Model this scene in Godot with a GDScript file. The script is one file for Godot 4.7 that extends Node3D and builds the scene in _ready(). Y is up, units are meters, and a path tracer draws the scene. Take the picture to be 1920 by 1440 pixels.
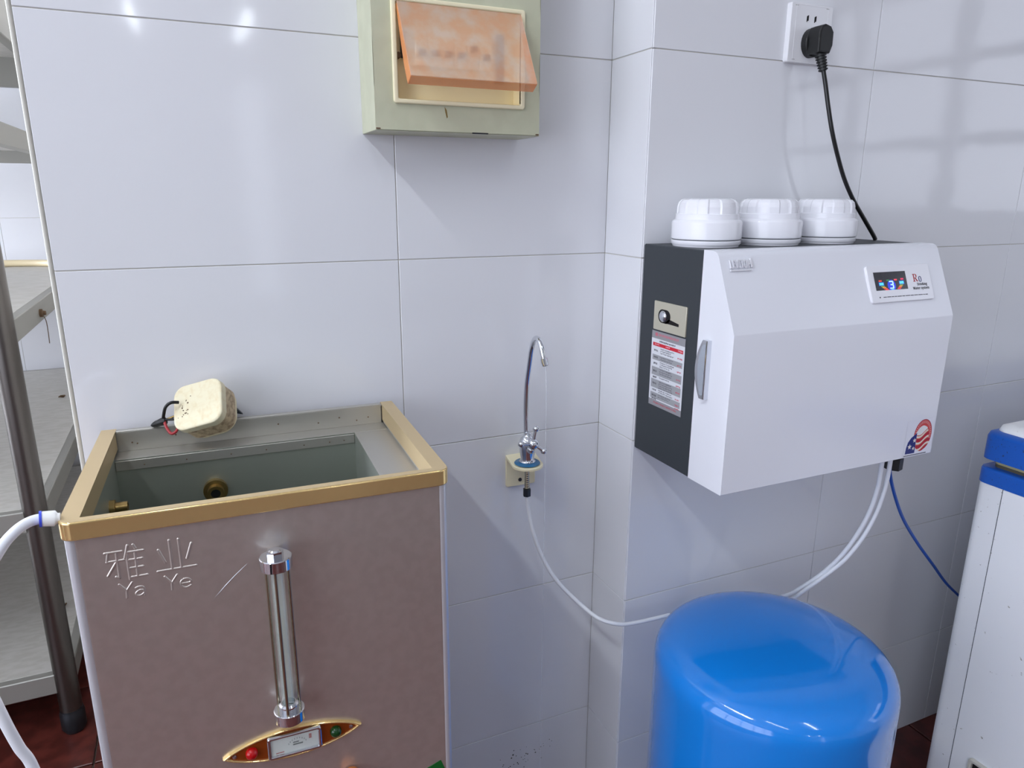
extends Node3D
# A tiled utility corner: stainless water boiler, wall-hung water purifier, pressure tank, freezer and rack.

# ------------------------------------------------------------------ geometry
class G:
	var v := PackedVector3Array()
	var n := PackedVector3Array()
	var uv := PackedVector2Array()
	var ix := PackedInt32Array()
	var t := Transform3D()

	func vert(p: Vector3, nn: Vector3, w := Vector2.ZERO) -> int:
		v.append(t * p)
		n.append((t.basis * nn).normalized())
		uv.append(w)
		return v.size() - 1

	func tri(a: int, b: int, c: int) -> void:
		var f := (v[b] - v[a]).cross(v[c] - v[a])
		if f.dot(n[a] + n[b] + n[c]) > 0.0:
			ix.append_array(PackedInt32Array([a, c, b]))
		else:
			ix.append_array(PackedInt32Array([a, b, c]))

	# flat polygon fan, facing "out"
	func face(p: Array, out: Vector3, w: Array = []) -> void:
		var nn: Vector3 = (p[1] - p[0]).cross(p[2] - p[0]).normalized()
		if nn.dot(out) < 0.0:
			nn = -nn
		var k := []
		for i in p.size():
			k.append(vert(p[i], nn, w[i] if w.size() > i else Vector2.ZERO))
		for i in range(1, p.size() - 1):
			tri(k[0], k[i], k[i + 1])

	# chamfered box: centre c, full size s, chamfer b
	func box(c: Vector3, s: Vector3, b := 0.0) -> G:
		var h := s * 0.5
		b = minf(b, minf(h.x, minf(h.y, h.z)) * 0.9)
		for ax in 3:
			var o := Vector3.ZERO
			var p := Vector3.ZERO
			var q := Vector3.ZERO
			o[ax] = 1.0
			p[(ax + 1) % 3] = 1.0
			q[(ax + 2) % 3] = 1.0
			for sg in [-1.0, 1.0]:
				var m: Vector3 = c + o * h * sg
				var pp := p * (h - Vector3.ONE * b)
				var qq := q * (h - Vector3.ONE * b)
				face([m + pp + qq, m - pp + qq, m - pp - qq, m + pp - qq], o * sg)
				if b > 0.0:
					for s2 in [-1.0, 1.0]:
						var oi: Vector3 = o * sg * (h - Vector3.ONE * b)
						var e1: Vector3 = c + o * h * sg + p * s2 * (h - Vector3.ONE * b)
						var e2: Vector3 = c + oi + p * s2 * h
						face([e1 + qq, e1 - qq, e2 - qq, e2 + qq], o * sg + p * s2)
		if b > 0.0:
			var g := h - Vector3.ONE * b
			for x in [-1.0, 1.0]:
				for y in [-1.0, 1.0]:
					for z in [-1.0, 1.0]:
						var d := Vector3(x, y, z)
						face([c + Vector3(h.x * x, g.y * y, g.z * z), c + Vector3(g.x * x, h.y * y, g.z * z), c + Vector3(g.x * x, g.y * y, h.z * z)], d)
		return self

	# profile [(r, y)...] turned round the y axis
	func lathe(prof: Array, seg := 32, sharp := 35.0) -> G:
		var k := prof.size()
		var fl := []
		for i in k - 1:
			var d: Vector2 = prof[i + 1] - prof[i]
			fl.append(Vector2(d.y, -d.x).normalized() if d.length() > 1e-7 else Vector2.RIGHT)
		var cs := cos(deg_to_rad(sharp))
		for i in k - 1:
			var n0: Vector2 = fl[i]
			var n1: Vector2 = fl[i]
			if i > 0 and fl[i - 1].dot(fl[i]) > cs:
				n0 = (fl[i - 1] + fl[i]).normalized()
			if i < k - 2 and fl[i + 1].dot(fl[i]) > cs:
				n1 = (fl[i + 1] + fl[i]).normalized()
			var r0 := []
			var r1 := []
			for j in seg + 1:
				var a := TAU * j / seg
				var ca := cos(a)
				var sa := sin(a)
				r0.append(vert(Vector3(prof[i].x * ca, prof[i].y, prof[i].x * sa), Vector3(n0.x * ca, n0.y, n0.x * sa), Vector2(float(j) / seg, prof[i].y)))
				r1.append(vert(Vector3(prof[i + 1].x * ca, prof[i + 1].y, prof[i + 1].x * sa), Vector3(n1.x * ca, n1.y, n1.x * sa), Vector2(float(j) / seg, prof[i + 1].y)))
			for j in seg:
				if prof[i].x > 1e-6:
					tri(r0[j], r0[j + 1], r1[j])
				if prof[i + 1].x > 1e-6:
					tri(r1[j], r0[j + 1], r1[j + 1])
		return self

	# tube along points; r a number or one radius per point
	func tube(p: Array, r, seg := 12, caps := true) -> G:
		var k := p.size()
		var up := Vector3.UP
		var d0: Vector3 = (p[1] - p[0]).normalized()
		if absf(d0.dot(up)) > 0.9:
			up = Vector3.RIGHT
		var side := d0.cross(up).normalized()
		var rings := []
		for i in k:
			var d: Vector3 = (p[mini(i + 1, k - 1)] - p[maxi(i - 1, 0)]).normalized()
			side = (side - d * side.dot(d)).normalized()
			var o := d.cross(side)
			var rr: float = r[i] if r is Array else r
			var ring := []
			for j in seg + 1:
				var a := TAU * j / seg
				var nn := side * cos(a) + o * sin(a)
				ring.append(vert(p[i] + nn * rr, nn, Vector2(float(j) / seg, float(i) / k)))
			rings.append(ring)
		for i in k - 1:
			for j in seg:
				tri(rings[i][j], rings[i][j + 1], rings[i + 1][j])
				tri(rings[i + 1][j], rings[i][j + 1], rings[i + 1][j + 1])
		if caps:
			for e in [0, k - 1]:
				var rr: float = r[e] if r is Array else r
				var d: Vector3 = (p[1] - p[0]) if e == 0 else (p[k - 1] - p[k - 2])
				d = d.normalized() * (-1.0 if e == 0 else 1.0)
				var c := vert(p[e], d)
				var ring := []
				for j in seg + 1:
					var q: Vector3 = t.affine_inverse() * v[rings[e][j]]
					ring.append(vert(q, d))
				if rr > 1e-6:
					for j in seg:
						tri(c, ring[j], ring[j + 1])
		return self

	# polygon in xy pushed from z0 to z1; bev rounds the front edge; holes cut by a second polygon with the same count via ring()
	func prism(poly: PackedVector2Array, z0: float, z1: float, bev := 0.0, smooth := 50.0, back := true) -> G:
		var k := poly.size()
		var area := 0.0
		for i in k:
			area += poly[i].cross(poly[(i + 1) % k])
		if area < 0.0:
			poly.reverse()
		var en := []
		for i in k:
			var d := poly[(i + 1) % k] - poly[i]
			en.append(Vector2(d.y, -d.x).normalized())
		var cs := cos(deg_to_rad(smooth))
		var ins := PackedVector2Array()
		for i in k:
			var a: Vector2 = en[(i + k - 1) % k]
			var b: Vector2 = en[i]
			var m := (a + b).normalized()
			ins.append(poly[i] - m * bev / maxf(0.4, m.dot(a)))
		var steps := [[0.0, z0, 0.0], [0.0, z1 - bev, 0.0]]
		if bev > 0.0:
			steps = [[0.0, z0, 0.0], [0.0, z1 - bev, 0.0], [0.3, z1 - bev * 0.3, 0.7], [1.0, z1, 1.0]]
		for s in steps.size() - 1:
			var A = steps[s]
			var B = steps[s + 1]
			for i in k:
				var j := (i + 1) % k
				var na: Vector2 = en[i]
				var nb: Vector2 = en[i]
				var pv: Vector2 = en[(i + k - 1) % k]
				var nx: Vector2 = en[j]
				if pv.dot(en[i]) > cs:
					na = (pv + en[i]).normalized()
				if nx.dot(en[i]) > cs:
					nb = (nx + en[i]).normalized()
				var q := []
				for c in [[i, A, na], [j, A, nb], [j, B, nb], [i, B, na]]:
					var st = c[1]
					var xy: Vector2 = poly[c[0]].lerp(ins[c[0]], st[0])
					var slope: float = st[2]
					q.append(vert(Vector3(xy.x, xy.y, st[1]), Vector3(c[2].x * (1.0 - slope * 0.9), c[2].y * (1.0 - slope * 0.9), slope)))
				tri(q[0], q[1], q[2])
				tri(q[0], q[2], q[3])
		var front := ins if bev > 0.0 else poly
		flat(front, z1, 1.0)
		if back:
			flat(poly, z0, -1.0)
		return self

	# polygon in xz pushed up from y0 to y1
	func prism_y(poly: PackedVector2Array, y0: float, y1: float, bev := 0.0) -> G:
		var keep := t
		t = t * Transform3D(Basis(Vector3.RIGHT, Vector3.FORWARD, Vector3.UP), Vector3.ZERO)
		prism(poly, y0, y1, bev, 20.0)
		t = keep
		return self

	func flat(poly: PackedVector2Array, z: float, s: float) -> G:
		var tr := Geometry2D.triangulate_polygon(poly)
		var k := []
		for p in poly:
			k.append(vert(Vector3(p.x, p.y, z), Vector3(0, 0, s)))
		for i in range(0, tr.size(), 3):
			tri(k[tr[i]], k[tr[i + 1]], k[tr[i + 2]])
		return self

	# frame: outer and inner polygons of equal count, from z0 to z1
	func ring(outer: PackedVector2Array, inner: PackedVector2Array, z0: float, z1: float, bev := 0.0) -> G:
		var k := outer.size()
		var mid := func(i): return (outer[i] + inner[i]) * 0.5
		var prof := []   # each: [weight towards inner, z]
		if bev > 0.0:
			prof = [[0.0, z0], [0.0, z1 - bev], [0.12, z1 - bev * 0.25], [0.3, z1], [0.7, z1], [0.88, z1 - bev * 0.25], [1.0, z1 - bev], [1.0, z0], [0.0, z0]]
		else:
			prof = [[0.0, z0], [0.0, z1], [1.0, z1], [1.0, z0], [0.0, z0]]
		for s in prof.size() - 1:
			for i in k:
				var j := (i + 1) % k
				var a := outer[i].lerp(inner[i], prof[s][0])
				var b := outer[j].lerp(inner[j], prof[s][0])
				var c := outer[j].lerp(inner[j], prof[s + 1][0])
				var d := outer[i].lerp(inner[i], prof[s + 1][0])
				var zz: float = z1
				var out := Vector3(0, 0, 1)
				var o2: Vector2 = outer[i] - inner[i]
				if s < prof.size() / 2 - 1 and prof[s][0] < 0.5:
					out = Vector3(o2.x, o2.y, 0.001)
				elif prof[s][0] > 0.5:
					out = Vector3(-o2.x, -o2.y, 0.001)
				if prof[s][1] == z1 and prof[s + 1][1] == z1:
					out = Vector3(0, 0, 1)
				if s == prof.size() - 2:
					out = Vector3(0, 0, -1)
				face([Vector3(a.x, a.y, prof[s][1]), Vector3(b.x, b.y, prof[s][1]), Vector3(c.x, c.y, prof[s + 1][1]), Vector3(d.x, d.y, prof[s + 1][1])], out)
		return self

	func ball(c: Vector3, r: float, seg := 14) -> G:
		var keep := t
		t = t * Transform3D(Basis(), c)
		var pr := []
		for i in seg / 2 + 1:
			var a := -PI / 2 + PI * i / (seg / 2)
			pr.append(Vector2(maxf(0.0, cos(a)) * r, sin(a) * r))
		pr[0].x = 0.0
		pr[pr.size() - 1].x = 0.0
		lathe(pr, seg, 80.0)
		t = keep
		return self

	func mesh() -> ArrayMesh:
		var a := []
		a.resize(Mesh.ARRAY_MAX)
		a[Mesh.ARRAY_VERTEX] = v
		a[Mesh.ARRAY_NORMAL] = n
		a[Mesh.ARRAY_TEX_UV] = uv
		a[Mesh.ARRAY_INDEX] = ix
		var m := ArrayMesh.new()
		m.add_surface_from_arrays(Mesh.PRIMITIVE_TRIANGLES, a)
		return m


static func rrect(w: float, h: float, r: float, k := 5, c := Vector2.ZERO) -> PackedVector2Array:
	var p := PackedVector2Array()
	for q in [[1, 1, 0.0], [-1, 1, 90.0], [-1, -1, 180.0], [1, -1, 270.0]]:
		for i in k + 1:
			var a := deg_to_rad(q[2] + 90.0 * i / k)
			p.append(c + Vector2(q[0] * (w / 2 - r) + cos(a) * r, q[1] * (h / 2 - r) + sin(a) * r))
	return p


static func circle(r: float, k := 28, c := Vector2.ZERO) -> PackedVector2Array:
	var p := PackedVector2Array()
	for i in k:
		p.append(c + Vector2(cos(TAU * i / k), sin(TAU * i / k)) * r)
	return p


static func smooth(p: Array, k := 6) -> Array:
	var out := []
	for i in p.size() - 1:
		var a: Vector3 = p[maxi(i - 1, 0)]
		var b: Vector3 = p[i]
		var c: Vector3 = p[i + 1]
		var d: Vector3 = p[mini(i + 2, p.size() - 1)]
		for j in k:
			out.append(b.cubic_interpolate(c, a, d, float(j) / k))
	out.append(p[p.size() - 1])
	return out


# ------------------------------------------------------------------ scene helpers
var taken := {}


func numbered(called: String) -> String:
	if not taken.has(called):
		taken[called] = 0
		return called
	taken[called] += 1
	return "%s_%03d" % [called, taken[called]]


func tag(o: Node3D, label: String, category: String, group := "", kind := "") -> Node3D:
	if label:
		o.set_meta("label", label)
	if category:
		o.set_meta("category", category)
	if group:
		o.set_meta("group", group)
	if kind:
		o.set_meta("kind", kind)
	return o


func thing(called: String, label: String, category: String, at := Vector3.ZERO, yaw := 0.0, group := "") -> Node3D:
	var o := Node3D.new()
	o.name = numbered(called)
	add_child(o)
	o.position = at
	o.rotation.y = yaw
	return tag(o, label, category, group)


func part(called: String, g, m: Material, parent: Node3D = null, label := "") -> MeshInstance3D:
	var o := MeshInstance3D.new()
	o.mesh = g.mesh() if g is G else g
	o.material_override = m
	o.name = called if parent else numbered(called)
	(parent if parent else self).add_child(o, true)
	if label:
		o.set_meta("label", label)
	return o


func struct(called: String, g: G, m: Material, label: String, category := "wall") -> MeshInstance3D:
	var o := part(called, g, m)
	tag(o, label, category, "", "structure")
	return o


func mat(c: Color, rough := 0.5, metal := 0.0, o := {}) -> StandardMaterial3D:
	var m := StandardMaterial3D.new()
	m.albedo_color = c
	m.roughness = rough
	m.metallic = metal
	for k in o:
		m.set(k, o[k])
	return m


func noise(freq: float, seed_: int, a: Color, b: Color, size := 512, oct := 4, lo := 0.3, hi := 0.7) -> NoiseTexture2D:
	var f := FastNoiseLite.new()
	f.noise_type = FastNoiseLite.TYPE_SIMPLEX_SMOOTH
	f.frequency = freq
	f.seed = seed_
	f.fractal_octaves = oct
	var t := NoiseTexture2D.new()
	t.width = size
	t.height = size
	t.seamless = true
	t.noise = f
	var r := Gradient.new()
	r.offsets = PackedFloat32Array([lo, hi])
	r.colors = PackedColorArray([a, b])
	t.color_ramp = r
	return t


func bumps(freq: float, seed_: int, size := 512, oct := 2, strength := 4.0) -> NoiseTexture2D:
	var f := FastNoiseLite.new()
	f.noise_type = FastNoiseLite.TYPE_SIMPLEX_SMOOTH
	f.frequency = freq
	f.seed = seed_
	f.fractal_octaves = oct
	var t := NoiseTexture2D.new()
	t.width = size
	t.height = size
	t.seamless = true
	t.noise = f
	t.as_normal_map = true
	t.bump_strength = strength
	return t


func words(text: String, size: float, depth: float, serif := false, bold := false, italic := false) -> TextMesh:
	var f := SystemFont.new()
	f.font_names = PackedStringArray(["Droid Serif" if serif else "Droid Sans"])
	f.font_weight = 700 if bold else 400
	f.font_italic = italic
	var t := TextMesh.new()
	t.font = f
	t.font_size = 48
	t.pixel_size = size / 48.0
	t.depth = depth
	t.text = text
	t.curve_step = 2.0
	return t


func area(called: String, at: Vector3, towards: Vector3, w: float, h: float, c: Color, radiance: float) -> void:
	var l := AreaLight3D.new()
	l.name = called
	l.area_size = Vector2(w, h)
	l.area_normalize_energy = true
	l.light_color = c
	l.light_energy = radiance * w * h / PI
	l.shadow_enabled = true
	l.set("area_range", 12.0)
	add_child(l, true)
	l.position = at
	l.basis = Basis.looking_at(towards, Vector3.UP if absf(towards.normalized().y) < 0.95 else Vector3.BACK)


# ------------------------------------------------------------------ materials
var M := {}


func materials() -> void:
	var wob := bumps(0.012, 5, 512, 2, 3.0)
	M.tile = mat(Color(0.885, 0.888, 0.902), 0.07, 0.0, {"metallic_specular": 0.5, "normal_enabled": true, "normal_texture": wob, "normal_scale": 0.05, "uv1_triplanar": true, "uv1_world_triplanar": true, "uv1_scale": Vector3(1.3, 1.3, 1.3)})
	M.grout = mat(Color(0.77, 0.755, 0.72), 0.9)
	M.plaster = mat(Color(0.86, 0.86, 0.86), 0.8)
	M.trim = mat(Color(0.77, 0.76, 0.72), 0.7)
	var ft := noise(0.02, 8, Color(0.29, 0.13, 0.11), Color(0.37, 0.17, 0.145), 512, 5)
	M.floor_tile = mat(Color.WHITE, 0.28, 0.0, {"albedo_texture": ft, "uv1_triplanar": true, "uv1_world_triplanar": true, "uv1_scale": Vector3(1.7, 1.7, 1.7)})
	M.floor_grout = mat(Color(0.36, 0.31, 0.28), 0.9)
	# metals
	var brushed := noise(0.05, 3, Color(0.81, 0.775, 0.745), Color(0.83, 0.795, 0.765), 512, 4)
	M.steel = mat(Color.WHITE, 0.33, 0.78, {"albedo_texture": brushed, "uv1_triplanar": true, "uv1_scale": Vector3(2, 2, 2), "normal_enabled": true, "normal_texture": bumps(0.006, 21, 512, 2, 2.0), "normal_scale": 0.12})
	M.steel_in = mat(Color(0.70, 0.72, 0.68), 0.45, 0.85)
	M.steel_ledge = mat(Color(0.75, 0.74, 0.71), 0.42, 0.8)
	M.gold = mat(Color(0.98, 0.86, 0.60), 0.14, 0.8)
	M.gold_top = mat(Color(0.84, 0.75, 0.58), 0.42, 0.6)
	M.chrome = mat(Color(0.86, 0.87, 0.89), 0.05, 1.0)
	M.nickel = mat(Color(0.72, 0.69, 0.60), 0.22, 1.0)
	M.corner = mat(Color(0.86, 0.87, 0.89), 0.33, 0.6)
	M.pull = mat(Color(0.78, 0.81, 0.85), 0.25, 0.6)
	M.letter = mat(Color(0.93, 0.93, 0.95), 0.2, 0.25)
	M.latch_plate = mat(Color(0.83, 0.81, 0.73), 0.3, 0.55)
	M.brass = mat(Color(0.66, 0.56, 0.36), 0.35, 1.0)
	M.dark_metal = mat(Color(0.25, 0.26, 0.28), 0.4, 0.8)
	M.rack_steel = mat(Color(0.43, 0.415, 0.40), 0.35, 1.0)
	M.shelf = mat(Color.WHITE, 0.45, 0.0, {"albedo_texture": noise(0.03, 12, Color(0.71, 0.70, 0.67), Color(0.75, 0.74, 0.715), 512, 5), "uv1_triplanar": true, "uv1_scale": Vector3(1.2, 3, 3)})
	M.rail = mat(Color(0.62, 0.615, 0.59), 0.5, 0.5)
	# plastics and paint
	M.white_gloss = mat(Color(0.93, 0.93, 0.95), 0.16)
	M.white_panel = mat(Color(0.91, 0.915, 0.94), 0.22)
	M.charcoal = mat(Color(0.195, 0.215, 0.235), 0.5)
	M.white_plastic = mat(Color(0.93, 0.93, 0.92), 0.3)
	M.cream = mat(Color(0.98, 0.92, 0.74), 0.4)
	M.cream_light = mat(Color(0.95, 0.915, 0.775), 0.4)
	M.box_paint = mat(Color.WHITE, 0.45, 0.0, {"albedo_texture": noise(0.02, 31, Color(0.765, 0.772, 0.665), Color(0.785, 0.792, 0.685), 256, 4), "uv1_triplanar": true, "uv1_scale": Vector3(4, 4, 4)})
	M.amber = mat(Color(1, 1, 1, 0.40), 0.3, 0.0, {"transparency": BaseMaterial3D.TRANSPARENCY_ALPHA, "albedo_texture": noise(0.010, 17, Color(0.95, 0.745, 0.60), Color(0.93, 0.83, 0.75), 512, 5, 0.25, 0.75), "uv1_triplanar": true, "uv1_scale": Vector3(5, 5, 5)})
	M.amber_edge = mat(Color(0.99, 0.66, 0.40, 0.55), 0.3, 0.0, {"transparency": BaseMaterial3D.TRANSPARENCY_ALPHA})
	M.black = mat(Color(0.055, 0.058, 0.06), 0.45)
	M.black_shiny = mat(Color(0.07, 0.07, 0.075), 0.3)
	M.socket = mat(Color(0.92, 0.92, 0.93), 0.25)
	M.dark_hole = mat(Color(0.06, 0.04, 0.05), 0.9)
	M.hose = mat(Color(0.90, 0.91, 0.93), 0.35)
	M.blue_hose = mat(Color(0.10, 0.32, 0.68), 0.4)
	M.blue_ring = mat(Color(0.25, 0.33, 0.85), 0.4)
	M.blue_tank = mat(Color(0.07, 0.50, 0.86), 0.12, 0.0, {"clearcoat_enabled": true, "clearcoat": 0.6, "clearcoat_roughness": 0.04})
	M.freezer_white = mat(Color.WHITE, 0.4, 0.0, {"albedo_texture": noise(0.035, 41, Color(0.62, 0.60, 0.57), Color(0.95, 0.955, 0.96), 1024, 6, 0.07, 0.12), "uv1_triplanar": true, "uv1_scale": Vector3(1.6, 1.6, 1.6)})
	M.freezer_blue = mat(Color.WHITE, 0.35, 0.0, {"albedo_texture": noise(0.05, 44, Color(0.17, 0.22, 0.35), Color(0.09, 0.36, 0.74), 512, 5, 0.12, 0.26), "uv1_triplanar": true, "uv1_scale": Vector3(5, 5, 5)})
	M.seal = mat(Color(0.35, 0.33, 0.27), 0.7)
	M.seal_pale = mat(Color(0.72, 0.69, 0.50), 0.5)
	M.disc_blue = mat(Color(0.16, 0.42, 0.60), 0.25)
	M.bone = mat(Color.WHITE, 0.5, 0.0, {"albedo_texture": noise(0.025, 51, Color(0.86, 0.79, 0.63), Color(0.90, 0.865, 0.74), 256, 5, 0.15, 0.45), "uv1_triplanar": true, "uv1_scale": Vector3(14, 14, 14)})
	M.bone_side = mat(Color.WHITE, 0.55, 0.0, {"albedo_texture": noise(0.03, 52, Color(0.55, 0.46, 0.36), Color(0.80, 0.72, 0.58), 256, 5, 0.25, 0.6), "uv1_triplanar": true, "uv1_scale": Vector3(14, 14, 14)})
	M.grime = mat(Color(0.40, 0.31, 0.22), 0.8)
	M.mould = mat(Color(0.36, 0.36, 0.34), 0.9)
	M.red_wire = mat(Color(0.62, 0.13, 0.16), 0.45)
	M.red_lens = mat(Color(0.70, 0.04, 0.06), 0.18)
	M.green_lens = mat(Color(0.03, 0.22, 0.07), 0.18)
	M.amber_plate = mat(Color(0.55, 0.25, 0.07), 0.2, 0.3)
	M.paper = mat(Color(0.86, 0.86, 0.85), 0.6)
	M.ink = mat(Color(0.13, 0.13, 0.15), 0.6)
	M.ink_red = mat(Color(0.66, 0.10, 0.12), 0.5)
	M.ink_blue = mat(Color(0.13, 0.20, 0.42), 0.5)
	M.glass = mat(Color(0.88, 0.95, 0.92, 0.12), 0.03, 0.0, {"transparency": BaseMaterial3D.TRANSPARENCY_ALPHA})
	M.water = mat(Color(0.95, 0.97, 1.0, 0.25), 0.02, 0.0, {"transparency": BaseMaterial3D.TRANSPARENCY_ALPHA})
	M.green_sticker = mat(Color(0.02, 0.36, 0.13), 0.4)
	M.orange_knob = mat(Color(0.72, 0.42, 0.20), 0.4)
	M.hose_beige = mat(Color(0.80, 0.74, 0.60), 0.5)
	M.window_frame = mat(Color(0.80, 0.81, 0.82), 0.4)
	M.lamp_body = mat(Color(0.90, 0.90, 0.90), 0.5)
	M.lamp_tube = mat(Color.WHITE, 0.5, 0.0, {"emission_enabled": true, "emission": Color(0.93, 0.97, 1.0), "emission_energy_multiplier": 9.0})


# ------------------------------------------------------------------ the setting
const FLOOR := -1.15
const CEIL := 1.65
const PIER := 0.109      # how far the right wall stands proud of the left one
const CORNER := 0.3562
const EDGE := -0.4461


# tiles in the plane of o + u*x + v*y, facing n, with joints
func tiles(parent: Node3D, o: Vector3, u: Vector3, n: Vector3, xs: Array, ys: Array, gap := 0.0013) -> void:
	for i in xs.size() - 1:
		for j in ys.size() - 1:
			var w: float = xs[i + 1] - xs[i] - gap
			var h: float = ys[j + 1] - ys[j] - gap
			if w < 0.004 or h < 0.004:
				continue
			var g := G.new()
			var c: Vector3 = o + u * (xs[i] + xs[i + 1]) * 0.5 + Vector3.UP * (ys[j] + ys[j + 1]) * 0.5
			g.t = Transform3D(Basis(u, Vector3.UP, n), Vector3.ZERO)
			g.box(Vector3(0, 0, -0.004), Vector3(w, h, 0.008), 0.0006)
			var t := part("tile", g, M.tile, parent)
			t.position = c


func setting() -> void:
	var rows := [FLOOR, -0.9, -0.6, -0.3, 0.0, 0.3, 0.6, 0.9, 1.2, 1.5, CEIL]
	var g := G.new()
	# left pier: front face z = 0, solid back to the recess wall
	g.box(Vector3((EDGE + 0.008 + CORNER + 0.3) / 2, 0.25, -1.1257), Vector3(CORNER + 0.3 - EDGE - 0.008, 2.8, 2.2486), 0.0)
	var w := struct("wall_back", g, M.grout, "white tiled wall behind the boiler and the small tap")
	tiles(w, Vector3.ZERO, Vector3.RIGHT, Vector3.BACK, [EDGE + 0.006, 0.0, CORNER + 0.0007], rows)
	var rng := RandomNumberGenerator.new()
	rng.seed = 5
	g = G.new()
	for i in 60:
		var px := 0.155 + rng.randf() * 0.12
		var py := -0.972 + (px - 0.155) * 0.10 + rng.randfn() * 0.012
		if rng.randf() < 0.35:
			px = 0.17 + rng.randfn() * 0.02
			py = -0.99 + rng.randfn() * 0.01
		g.prism(circle(0.0006 + 0.0016 * rng.randf() * rng.randf(), 7, Vector2(px, py)), -0.0002, 0.0003)
	part("mould", g, M.mould, w).set_meta("kind", "stuff")
	# right part stands proud
	g = G.new()
	g.box(Vector3((CORNER + 0.008 + 3.15) / 2, 0.25, PIER - 0.0014 - 0.18), Vector3(3.15 - CORNER - 0.008, 2.8, 0.36), 0.0)
	w = struct("wall_right_back", g, M.grout, "white tiled wall that stands proud behind the purifier and the freezer")
	tiles(w, Vector3(0, 0, PIER), Vector3.RIGHT, Vector3.BACK, [CORNER + 0.0016, 0.8051, 1.2525, 1.70, 2.15, 2.60, 3.0], rows)
	# the return between the two
	g = G.new()
	g.box(Vector3(CORNER + 0.0014 + 0.01, 0.25, PIER / 2 - 0.003), Vector3(0.02, 2.8, PIER), 0.0)
	w = struct("wall_return", g, M.grout, "narrow tiled return where the wall steps forward, left of the purifier")
	tiles(w, Vector3(CORNER, 0, 0), Vector3.FORWARD, Vector3.LEFT, [-PIER + 0.0008, 0.0007], rows)
	# edge strip of the pier
	g = G.new()
	g.tube([Vector3(EDGE + 0.0035, FLOOR, -0.0030), Vector3(EDGE + 0.0035, CEIL, -0.0030)], 0.0029, 14)
	struct("trim_1", g, M.trim, "pale cream edge strip down the left end of the tiled wall", "trim")
	# recess behind the rack
	g = G.new()
	g.box(Vector3(-1.75, 0.25, -2.3014), Vector3(2.8, 2.8, 0.1), 0.0)
	w = struct("wall_recess", g, M.grout, "bright white tiled wall behind the steel rack")
	tiles(w, Vector3(0, 0, -2.25), Vector3.RIGHT, Vector3.BACK, [-3.0, -2.55, -2.1, -1.65, -1.2, -0.93, -0.4462], rows)
	# floor: slab, then tiles where they can be seen
	g = G.new()
	g.box(Vector3(0, FLOOR - 0.058, 2.65), Vector3(6.3, 0.1, 10.1), 0.0)
	var f := struct("floor", g, M.floor_grout, "dark red tiled floor", "floor")
	for i in range(-10, 10):
		for j in range(-8, 19):
			var far := i < -5 or i > 5 or j > 6
			if far and (i % 2 != 0 or j % 2 != 0):
				continue
			var s := 0.6 if far else 0.3
			if not far and false:
				continue
			var x0 := i * 0.3
			var z0 := j * 0.3 + 0.05
			var q := G.new()
			q.box(Vector3(0, -0.005, 0), Vector3(s - 0.004, 0.010, s - 0.004), 0.0015)
			var t := part("tile", q, M.floor_tile, f)
			t.position = Vector3(x0 + s / 2, FLOOR, z0 + s / 2)
	g = G.new()
	g.box(Vector3(0, CEIL + 0.05, 2.65), Vector3(6.3, 0.1, 10.1), 0.0)
	struct("ceiling", g, M.plaster, "flat white ceiling over the whole room", "ceiling")
	# side walls with window openings, and the wall behind the camera
	pierced("wall_left", "white plastered wall on the left with two tall windows", -3.0, -1.0, [[-2.05, -0.95, -0.28, 1.32], [0.2, 4.6, -0.75, 1.45]])
	pierced("wall_right", "white plastered wall on the right with one wide window", 3.0, 1.0, [[1.0, 2.75, -0.02, 1.08]])
	g = G.new()
	g.box(Vector3(-1.425, 0.25, 7.675), Vector3(3.45, 2.8, 0.15), 0.0)
	g.box(Vector3(1.905, 0.25, 7.675), Vector3(2.49, 2.8, 0.15), 0.0)
	g.box(Vector3(0.48, 1.45, 7.675), Vector3(0.36, 0.4, 0.15), 0.0)
	struct("wall_front", g, M.plaster, "plain wall far behind the camera with a door left ajar")


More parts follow.
